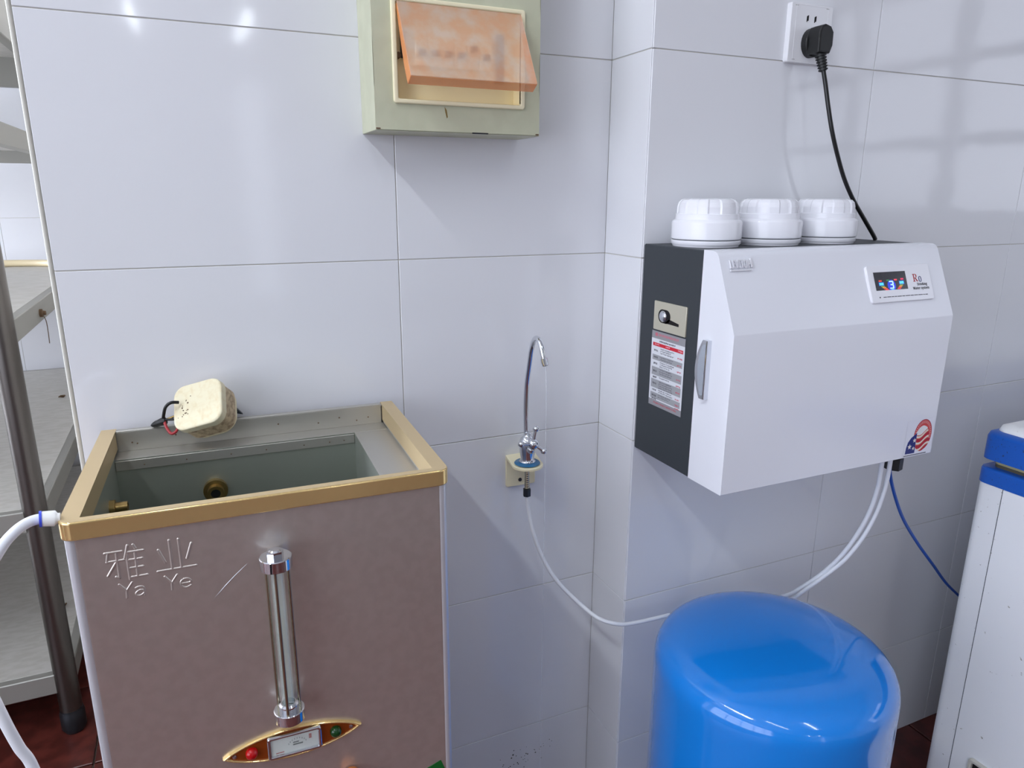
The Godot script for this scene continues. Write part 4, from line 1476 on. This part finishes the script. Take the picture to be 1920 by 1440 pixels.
# ------------------------------------------------------------------ tap
func tap() -> void:
	var c := Vector3(0.1915, -0.3345, 0.0500)
	var br := thing("tap_bracket", "small pale plastic bracket screwed to the tiles under the tap", "bracket", Vector3(0.2015, -0.3930, 0.0))
	var g := G.new()
	g.t = Transform3D(Basis(), Vector3(0, 0.0275, 0))
	g.prism(rrect(0.0545, 0.0560, 0.003, 3), 0.0, 0.0040, 0.001)
	part("wall_plate", g, M.cream_light, br)
	# shelf: rounded tongue
	g = G.new()
	var sh := PackedVector2Array()
	sh.append(Vector2(-0.0270, 0.002))
	sh.append(Vector2(0.0270, 0.002))
	for i in 21:
		var a := -PI * i / 20
		sh.append(Vector2(-0.0100 + cos(a) * 0.0262 + 0.0, -0.050 + sin(a) * 0.0262))
	g.t = Transform3D(Basis(Vector3.RIGHT, Vector3.FORWARD, Vector3.UP), Vector3(0, 0.0535, 0))
	g.prism(sh, 0.0, 0.0040, 0.0008)
	part("shelf", g, M.cream_light, br)
	g = G.new()
	g.t = Transform3D(Basis(Vector3.RIGHT, Vector3(0, 0, 1), Vector3.DOWN), Vector3(-0.0017, 0.0102, 0.004))
	g.lathe([Vector2(0.0034, 0), Vector2(0.0030, 0.0015), Vector2(0, 0.0022)], 14, 60)
	part("screw", g, M.dark_metal, br)

	var o := thing("drinking_tap", "slender chrome gooseneck drinking tap with a three armed handle", "tap", c)
	g = G.new()
	g.t = Transform3D(Basis(), Vector3(0, 0, 0))
	g.lathe([Vector2(0, 0.0), Vector2(0.0205, 0.0), Vector2(0.0215, 0.0008), Vector2(0.0205, 0.0020), Vector2(0, 0.0030)], 32, 60)
	part("base_disc", g, M.disc_blue, o, "blue disc under the tap")
	g = G.new()
	g.lathe([Vector2(0, 0.0022), Vector2(0.0130, 0.0022), Vector2(0.0135, 0.0040), Vector2(0.0115, 0.0058), Vector2(0.0112, 0.009), Vector2(0.0125, 0.018), Vector2(0.0138, 0.030), Vector2(0.0135, 0.038), Vector2(0.0112, 0.044), Vector2(0.0075, 0.047), Vector2(0.0058, 0.0485), Vector2(0.0056, 0.0535), Vector2(0.0040, 0.0545), Vector2(0, 0.0545)], 32, 50)
	part("body", g, M.chrome, o)
	# bonnet towards the viewer, hub and arms
	var bn := G.new()
	var p0 := Vector3(0.001, 0.029, 0.006)
	var hub := Vector3(0.1893, -0.2925, 0.0760) - c
	bn.tube([p0, p0.lerp(hub, 0.4), p0.lerp(hub, 0.42), p0.lerp(hub, 0.75)], [0.0085, 0.0085, 0.0062, 0.0062], 20)
	bn.ball(p0.lerp(hub, 0.42) + Vector3(-0.0015, -0.005, 0.003), 0.0072, 16)
	part("bonnet", bn, M.chrome, o)
	var hd := Node3D.new()
	hd.name = "handle"
	o.add_child(hd)
	g = G.new()
	g.ball(hub, 0.0096, 20)
	part("hub", g, M.chrome, hd)
	for e in [Vector3(0.1648, -0.2868, 0.0835), Vector3(0.1932, -0.2665, 0.0780), Vector3(0.2068, -0.3055, 0.0800)]:
		var q: Vector3 = e - c
		g = G.new()
		g.tube([hub, hub.lerp(q, 0.5), hub.lerp(q, 0.8), q], [0.0040, 0.0026, 0.0030, 0.0036], 12)
		g.ball(q, 0.0054, 16)
		part("arm", g, M.chrome, hd)
	# spout
	g = G.new()
	var path := []
	for q in [Vector3(0.1905, -0.2840, 0.0480), Vector3(0.1897, -0.2451, 0.0470), Vector3(0.1892, -0.2034, 0.0500), Vector3(0.1884, -0.1685, 0.0600), Vector3(0.1865, -0.1383, 0.0720), Vector3(0.1840, -0.1220, 0.0850), Vector3(0.1822, -0.1150, 0.0970), Vector3(0.1813, -0.1160, 0.1080), Vector3(0.1813, -0.1250, 0.1170), Vector3(0.1822, -0.1357, 0.1210), Vector3(0.1833, -0.1435, 0.1230)]:
		path.append(q - c)
	g.tube(smooth(path, 6), 0.0041, 18)
	part("spout", g, M.chrome, o)
	g = G.new()
	var a: Vector3 = Vector3(0.1829, -0.1405, 0.1224) - c
	var b: Vector3 = Vector3(0.1846, -0.1512, 0.1242) - c
	g.tube([a, a.lerp(b, 0.1), a.lerp(b, 0.55), b], [0.0045, 0.0056, 0.0057, 0.0047], 18)
	part("nozzle", g, M.chrome, o)
	g = G.new()
	g.tube([b - (b - a).normalized() * 0.001, b + (b - a).normalized() * 0.0008], 0.0042, 14)
	part("nozzle_mouth", g, M.black, o)
	# threaded shank and nut below the bracket
	g = G.new()
	var pr := [Vector2(0, -0.001)]
	for i in 24:
		pr.append(Vector2(0.0042 + (0.0004 if i % 2 == 0 else 0.0), -0.002 - i * 0.0019))
	pr.append(Vector2(0, -0.0478))
	g.lathe(pr, 18, 20)
	part("shank", g, M.nickel, o)
	g = G.new()
	g.t = Transform3D(Basis(), Vector3(0, -0.0585, 0))
	g.prism_y(hexagon(0.0068), 0.0, 0.0125)
	part("shank_nut", g, M.dark_metal, o)
	# falling thread of water
	g = G.new()
	var wp := [Vector3(0.1847, -0.1520, 0.1243), Vector3(0.1862, -0.1720, 0.1243), Vector3(0.1872, -0.1990, 0.1243), Vector3(0.1873, -0.3100, 0.1243), Vector3(0.1873, -0.6000, 0.1243), Vector3(0.1873, FLOOR, 0.1243)]
	g.tube(wp, [0.0011, 0.0009, 0.0006, 0.0005, 0.0003, 0.0003], 8)
	tag(part("water_stream", g, M.water), "thin clear thread of water falling from the tap's nozzle", "water", "", "stuff")


# ------------------------------------------------------------------ hoses
func hoses() -> void:
	var g := G.new()
	g.tube(smooth([Vector3(0.1915, -0.3925, 0.0500), Vector3(0.1959, -0.4236, 0.0500), Vector3(0.2020, -0.4620, 0.0550), Vector3(0.2175, -0.5081, 0.0600), Vector3(0.2423, -0.5547, 0.0700), Vector3(0.2747, -0.5932, 0.0900), Vector3(0.2952, -0.6102, 0.1200), Vector3(0.3187, -0.6170, 0.1380), Vector3(0.3500, -0.6230, 0.1420), Vector3(0.4300, -0.6260, 0.1440)], 8), 0.0036, 12)
	tag(part("water_tube", g, M.hose), "white tube sagging from under the chrome tap to the back of the blue tank", "tube")
	g = G.new()
	g.tube(smooth([Vector3(0.7265, -0.3196, 0.2900), Vector3(0.7286, -0.3485, 0.2880), Vector3(0.7309, -0.3806, 0.2850), Vector3(0.7271, -0.4220, 0.2800), Vector3(0.7169, -0.4683, 0.2700), Vector3(0.7036, -0.5135, 0.2550), Vector3(0.6849, -0.5551, 0.2350), Vector3(0.6597, -0.5888, 0.2150), Vector3(0.6437, -0.6035, 0.2050), Vector3(0.6124, -0.6206, 0.1850), Vector3(0.54, -0.640, 0.150)], 8), 0.0036, 12)
	tag(part("water_tube", g, M.hose), "left of two white tubes curving from under the purifier to behind the blue tank", "tube", "white tubes under the purifier")
	g = G.new()
	g.tube(smooth([Vector3(0.7457, -0.3196, 0.2900), Vector3(0.7481, -0.3516, 0.2880), Vector3(0.7485, -0.3866, 0.2850), Vector3(0.7418, -0.4327, 0.2800), Vector3(0.7277, -0.4776, 0.2720), Vector3(0.7092, -0.5215, 0.2580), Vector3(0.6839, -0.5586, 0.2400), Vector3(0.6575, -0.5900, 0.2240), Vector3(0.6440, -0.6075, 0.2140), Vector3(0.6150, -0.6280, 0.1930), Vector3(0.55, -0.650, 0.160)], 8), 0.0036, 12)
	tag(part("water_tube", g, M.hose), "right of two white tubes curving from under the purifier, beside the black gland", "tube", "white tubes under the purifier")
	g = G.new()
	g.tube(smooth([Vector3(0.7580, -0.3118, 0.2800), Vector3(0.7595, -0.3311, 0.2790), Vector3(0.7680, -0.3630, 0.2770), Vector3(0.7981, -0.4112, 0.2700), Vector3(0.8516, -0.4728, 0.2550), Vector3(0.9305, -0.5458, 0.2350), Vector3(1.0208, -0.6239, 0.2150), Vector3(1.1200, -0.7050, 0.1880), Vector3(1.2503, -0.8000, 0.1600)], 8), 0.0029, 12)
	tag(part("water_tube", g, M.blue_hose), "thin blue tube hanging from the purifier to behind the white freezer", "tube")
	# filling hose at the boiler's left corner
	var o := thing("filling_hose", "thick white hose with a blue ringed push fitting at the boiler's left corner", "hose", Vector3(-0.4366, FLOOR, 0.30))
	var org := Vector3(-0.4366, FLOOR, 0.30)
	g = G.new()
	var path := []
	for q in [Vector3(-0.4330, -0.2043, 0.3000), Vector3(-0.4420, -0.2040, 0.3010), Vector3(-0.4500, -0.2055, 0.3050), Vector3(-0.4583, -0.2103, 0.3100), Vector3(-0.4685, -0.2210, 0.3150), Vector3(-0.4847, -0.2485, 0.3200), Vector3(-0.4966, -0.2922, 0.3250), Vector3(-0.4960, -0.3405, 0.3300), Vector3(-0.4880, -0.3830, 0.3350), Vector3(-0.4806, -0.4188, 0.3350), Vector3(-0.4729, -0.4465, 0.3350), Vector3(-0.4640, -0.52, 0.3400), Vector3(-0.46, -0.70, 0.37), Vector3(-0.47, -0.95, 0.43), Vector3(-0.50, FLOOR + 0.03, 0.50), Vector3(-0.58, FLOOR + 0.006, 0.60), Vector3(-0.80, FLOOR + 0.006, 0.72)]:
		path.append(q - org)
	g.tube(smooth(path, 8), 0.0050, 14)
	part("hose", g, M.hose, o)
	g = G.new()
	g.tube([Vector3(-0.4215, -0.2061, 0.2997) - org, Vector3(-0.4240, -0.2060, 0.2998) - org, Vector3(-0.4250, -0.2058, 0.2998) - org, Vector3(-0.4262, -0.2057, 0.2999) - org, Vector3(-0.4365, -0.2043, 0.3001) - org], [0.0050, 0.0050, 0.0062, 0.0076, 0.0072], 18)
	part("fitting", g, M.white_plastic, o)
	g = G.new()
	g.tube([Vector3(-0.4363, -0.2043, 0.3001) - org, Vector3(-0.4385, -0.2041, 0.3004) - org], 0.0078, 18)
	part("locking_ring", g, M.blue_ring, o, "blue locking ring")


# ------------------------------------------------------------------ tank
func tank() -> void:
	var R := 0.177
	var yt := 0.5951
	var o := thing("pressure_tank", "glossy blue domed pressure tank standing on the floor under the purifier", "pressure tank", Vector3(0.4701, FLOOR, 0.346))
	var pr := [Vector2(0, 0.035), Vector2(0.10, 0.035), Vector2(0.15, 0.045), Vector2(R - 0.006, 0.075), Vector2(R, 0.10), Vector2(R, 0.30)]
	var n := 3.83
	var hd := 0.0631
	var k := 40
	for i in k + 1:
		var u := PI / 2 * (1.0 - float(i) / k)
		pr.append(Vector2(R * pow(sin(u), 2.0 / n), yt - hd * (1.0 - pow(cos(u), 2.0 / n)) if i < k else yt))
	pr[pr.size() - 1] = Vector2(0, yt)
	# the flat crown of the formula is drawn a little domed
	for i in pr.size():
		if i > 5:
			pr[i].y += 0.004 * (1.0 - pow(pr[i].x / R, 2.0)) - 0.002
	var g := G.new()
	g.lathe(pr, 96, 60)
	part("shell", g, M.blue_tank, o)
	g = G.new()
	g.lathe([Vector2(0.11, 0.0), Vector2(0.125, 0.0), Vector2(0.13, 0.006), Vector2(0.13, 0.045), Vector2(0.11, 0.045), Vector2(0.11, 0.0)], 48)
	part("stand_ring", g, M.black, o)


# ------------------------------------------------------------------ freezer
func freezer() -> void:
	var X := 1.0148
	var Z := 0.27
	var W := 1.02
	var D := 0.62
	var o := thing("chest_freezer", "white chest freezer with worn blue trim at the right edge", "chest freezer", Vector3(X + W / 2, FLOOR, Z + D / 2))
	var yb := -0.4161 - FLOOR
	var T := Transform3D(Basis(Vector3.RIGHT, Vector3.FORWARD, Vector3.UP), Vector3.ZERO)
	var g := G.new()
	g.t = T
	g.prism(rrect(W, D, 0.018, 6), 0.012, yb + 0.002)
	var body := part("body", g, M.freezer_white, o)
	# folded seam on the left side: a panel a hair proud of the corner post
	g = G.new()
	g.box(Vector3(-W / 2 - 0.0009, (0.02 + yb) / 2, 0.0510 - D / 2 + 0.22), Vector3(0.0024, yb - 0.022, 0.44), 0.0010)
	part("side_panel", g, M.freezer_white, o)
	g = G.new()
	g.box(Vector3(-W / 2 - 0.0002, (0.02 + yb) / 2, 0.0502 - D / 2), Vector3(0.0008, yb - 0.022, 0.0012))
	part("seam", g, M.charcoal, o)
	# lower trim
	g = G.new()
	g.t = T
	g.prism(rrect(W + 0.004, D + 0.004, 0.020, 6), yb, yb + 0.0304, 0.005)
	part("rim_trim", g, M.freezer_blue, o)
	g = G.new()
	g.t = T
	g.prism(rrect(W - 0.030, D - 0.030, 0.012, 6), yb + 0.0285, yb + 0.057)
	part("gasket", g, M.seal, o)
	g = G.new()
	g.t = T
	g.prism(rrect(W - 0.020, D - 0.024, 0.012, 6, Vector2(0, -0.006)), yb + 0.0382, yb + 0.0442)
	part("gasket_lip", g, M.seal_pale, o)
	# lid: blue skirt and a gently raised white top
	var ld := Node3D.new()
	ld.name = "lid"
	o.add_child(ld)
	g = G.new()
	g.t = T
	g.prism(rrect(W + 0.002, D + 0.004, 0.020, 6), yb + 0.0460, yb + 0.0990, 0.011)
	part("lid_trim", g, M.freezer_blue, ld)
	g = G.new()
	g.t = T
	g.prism(rrect(W - 0.022, D - 0.014, 0.022, 8), yb + 0.085, yb + 0.1130, 0.016)
	part("lid_top", g, M.freezer_white, ld)
	# corroded latch low on the left side
	g = G.new()
	g.t = Transform3D(Basis(Vector3(0, 0, 1), Vector3.UP, Vector3(-1, 0, 0)), Vector3(-W / 2 - 0.002, -0.9845 - FLOOR, 0.382 - Z - D / 2))
	g.ring(rrect(0.05, 0.042, 0.008, 4), rrect(0.036, 0.028, 0.006, 4), -0.001, 0.008, 0.002)
	part("side_grip", g, M.trim, o, "small pale grip low on the side")
	g = G.new()
	g.t = Transform3D(Basis(Vector3(0, 0, 1), Vector3.UP, Vector3(-1, 0, 0)), Vector3(-W / 2 - 0.002, -0.9845 - FLOOR, 0.382 - Z - D / 2))
	g.prism(rrect(0.037, 0.029, 0.006, 4), -0.001, 0.001)
	part("grip_hollow", g, M.dark_hole, o)
	for x in [-W / 2 + 0.06, W / 2 - 0.06]:
		for z in [-D / 2 + 0.06, D / 2 - 0.06]:
			g = G.new()
			g.t = Transform3D(Basis(), Vector3(x, 0, z))
			g.lathe([Vector2(0, 0), Vector2(0.022, 0), Vector2(0.022, 0.013), Vector2(0, 0.013)], 16)
			part("foot", g, M.black, o)


# ------------------------------------------------------------------ rack
func rack() -> void:
	var xr := -0.650
	var zf := -0.69
	var zb := -2.16
	var xl := -1.95
	var o := thing("steel_rack", "tall steel rack with four dusty pale shelves in the recess on the left", "rack", Vector3((xr + xl) / 2, FLOOR, (zf + zb) / 2))
	var org := Vector3((xr + xl) / 2, FLOOR, (zf + zb) / 2)
	var g: G
	for x in [xr - 0.002, xl]:
		for z in [zf, zb]:
			var p := Vector3(x, 0, z) - Vector3(org.x, 0, org.z)
			g = G.new()
			g.t = Transform3D(Basis(), p)
			g.lathe([Vector2(0, 0.05), Vector2(0.0235, 0.05), Vector2(0.0235, 1.92), Vector2(0, 1.92)], 24)
			var leg := part("leg", g, M.rack_steel, o)
			g = G.new()
			g.t = Transform3D(Basis(), p)
			g.lathe([Vector2(0, 0), Vector2(0.020, 0), Vector2(0.0265, 0.012), Vector2(0.0265, 0.05), Vector2(0.0245, 0.056), Vector2(0.0245, 0.062), Vector2(0, 0.062)], 24)
			part("foot", g, M.dark_metal, leg)
	var k := 0
	for y in [-0.985, -0.575, -0.163, 0.247, 0.560]:
		var deep := 0.05 if k < 4 else 0.105
		g = G.new()
		g.box(Vector3(0, y - FLOOR - 0.004, 0), Vector3(xr - xl - 0.01, 0.008, zf - zb - 0.01), 0.001)
		var s := part("shelf", g, M.shelf, o)
		for z in [zf, zb]:
			g = G.new()
			g.box(Vector3(0, y - FLOOR - deep / 2 - 0.0005, z - org.z), Vector3(xr - xl - 0.04, deep, 0.028), 0.002)
			part("beam", g, M.rail, s)
		for x in [xr, xl]:
			g = G.new()
			g.box(Vector3(x - org.x, y - FLOOR - deep / 2 - 0.0005, 0), Vector3(0.028, deep, zf - zb - 0.04), 0.002)
			part("side_rail", g, M.rail, s)
		k += 1
	# bolt and hanging string on the side rail
	g = G.new()
	g.t = Transform3D(Basis(Vector3.UP, Vector3.RIGHT, Vector3.FORWARD), Vector3(xr + 0.014 - org.x, -0.1915 - FLOOR, -1.0036 - org.z))
	g.lathe([Vector2(0.010, 0), Vector2(0.010, 0.006), Vector2(0.006, 0.007), Vector2(0.005, 0.013), Vector2(0, 0.013)], 12)
	part("bolt", g, M.grime, o, "rusty bolt on the side rail")
	g = G.new()
	g.tube(smooth([Vector3(xr + 0.018, -0.195, -1.01) - org, Vector3(xr + 0.020, -0.215, -1.03) - org, Vector3(xr + 0.018, -0.245, -1.045) - org, Vector3(xr + 0.017, -0.275, -1.045) - org], 4), 0.0010, 6)
	part("string", g, M.grime, o)
	# things on the shelves
	g = G.new()
	g.tube(smooth([Vector3(-1.30, -0.151, -1.98), Vector3(-1.05, -0.151, -2.02), Vector3(-0.92, -0.151, -2.03), Vector3(-0.78, -0.151, -2.00), Vector3(-0.70, -0.151, -1.93)], 6), 0.0120, 14)
	tag(part("loose_hose", g, M.hose_beige), "beige rubber hose lying along the upper shelf of the rack", "hose")
	scrap("scrap", Vector3(-0.7295, -0.575, -1.6815), 0.013, "dark brown scrap on the middle shelf of the rack")
	scrap("scrap", Vector3(-0.6935, -0.985, -0.995), 0.012, "dark brown scrap on the lowest shelf, beside the boiler")


func scrap(called: String, at: Vector3, s: float, label: String) -> void:
	var g := G.new()
	g.t = Transform3D(Basis(Vector3.UP, 0.7), Vector3(0, s * 0.32, 0))
	g.tube([Vector3(-s, 0, 0), Vector3(-s * 0.4, s * 0.1, s * 0.1), Vector3(s * 0.2, -s * 0.05, 0), Vector3(s * 0.9, 0, -s * 0.2)], [s * 0.1, s * 0.30, s * 0.36, s * 0.12], 9)
	var o := part(called, g, M.grime)
	o.position = at
	tag(o, label, "scrap")


# ------------------------------------------------------------------ build
func _ready() -> void:
	var cam := Camera3D.new()
	cam.name = "camera"
	cam.fov = 56.771
	cam.near = 0.02
	cam.far = 60.0
	add_child(cam)
	cam.transform = Transform3D(Basis(Vector3(0.913748, 0.003924, 0.406263), Vector3(0.101501, 0.966040, -0.237623), Vector3(-0.393399, 0.258364, 0.882318)), Vector3(-0.280916, 0.095571, 1.046512))
	cam.current = true
	var e := Environment.new()
	e.background_mode = Environment.BG_SKY
	var sm := ProceduralSkyMaterial.new()
	sm.sky_top_color = Color(0.80, 0.86, 0.95)
	sm.sky_horizon_color = Color(0.92, 0.95, 1.0)
	sm.ground_horizon_color = Color(0.75, 0.76, 0.76)
	sm.ground_bottom_color = Color(0.35, 0.36, 0.36)
	sm.sky_energy_multiplier = 0.7
	sm.ground_energy_multiplier = 0.5
	e.sky = Sky.new()
	e.sky.sky_material = sm
	e.tonemap_mode = Environment.TONE_MAPPER_LINEAR
	e.tonemap_exposure = 0.735
	e.sdfgi_enabled = true
	e.ssao_enabled = true
	e.ssil_enabled = true
	var we := WorldEnvironment.new()
	we.name = "environment"
	we.environment = e
	add_child(we)
	# daylight just outside the windows
	var day := Color(0.91, 0.935, 1.0)
	area("daylight_recess", Vector3(-3.2, 0.52, -1.5), Vector3.RIGHT, 1.1, 1.6, day, 88.0)
	area("daylight_left", Vector3(-3.2, 0.35, 2.4), Vector3.RIGHT, 4.4, 2.2, day, 5.7)
	area("daylight_right", Vector3(3.2, 0.53, 1.875), Vector3.LEFT, 1.75, 1.1, day, 2.5)
	area("daylight_door", Vector3(0.48, 0.05, 7.85), Vector3.FORWARD, 0.5, 2.4, day, 2.2)
	# tube lamps: light just under each glowing tube
	var cool := Color(0.94, 0.97, 1.0)
	area("tube_light", Vector3(-1.25, 1.485, 0.75), Vector3(0.25, -1, -0.1), 0.05, 1.2, cool, 150.0)
	area("tube_light", Vector3(-0.53, 1.485, 6.0), Vector3.DOWN, 0.03, 1.2, cool, 60.0)
	area("tube_light", Vector3(0.33, 1.485, 6.0), Vector3.DOWN, 0.03, 1.2, cool, 60.0)
	area("tube_light", Vector3(0.6, 1.485, 2.0), Vector3.DOWN, 0.05, 1.2, cool, 30.0)
	area("tube_light", Vector3(-0.6, 1.485, 2.0), Vector3.DOWN, 0.05, 1.2, cool, 30.0)
	materials()
	setting()
	lamp(Vector3(-1.25, 1.515, 0.75), 1.2, "white fluorescent tube lamp on the ceiling to the left of the boiler")
	lamp(Vector3(0.6, 1.515, 2.0), 1.2, "white fluorescent tube lamp on the ceiling behind the camera, the right of a pair")
	lamp(Vector3(-0.6, 1.515, 2.0), 1.2, "white fluorescent tube lamp on the ceiling behind the camera, the left of a pair")
	lamp(Vector3(-0.53, 1.515, 6.0), 1.2, "white fluorescent tube lamp at the far end of the room, on the left")
	lamp(Vector3(0.33, 1.515, 6.0), 1.2, "white fluorescent tube lamp at the far end of the room, on the right")
	boiler()
	purifier()
	electric_box()
	tank()
	freezer()
	rack()
	tap()
	socket()
	hoses()
	float_box()
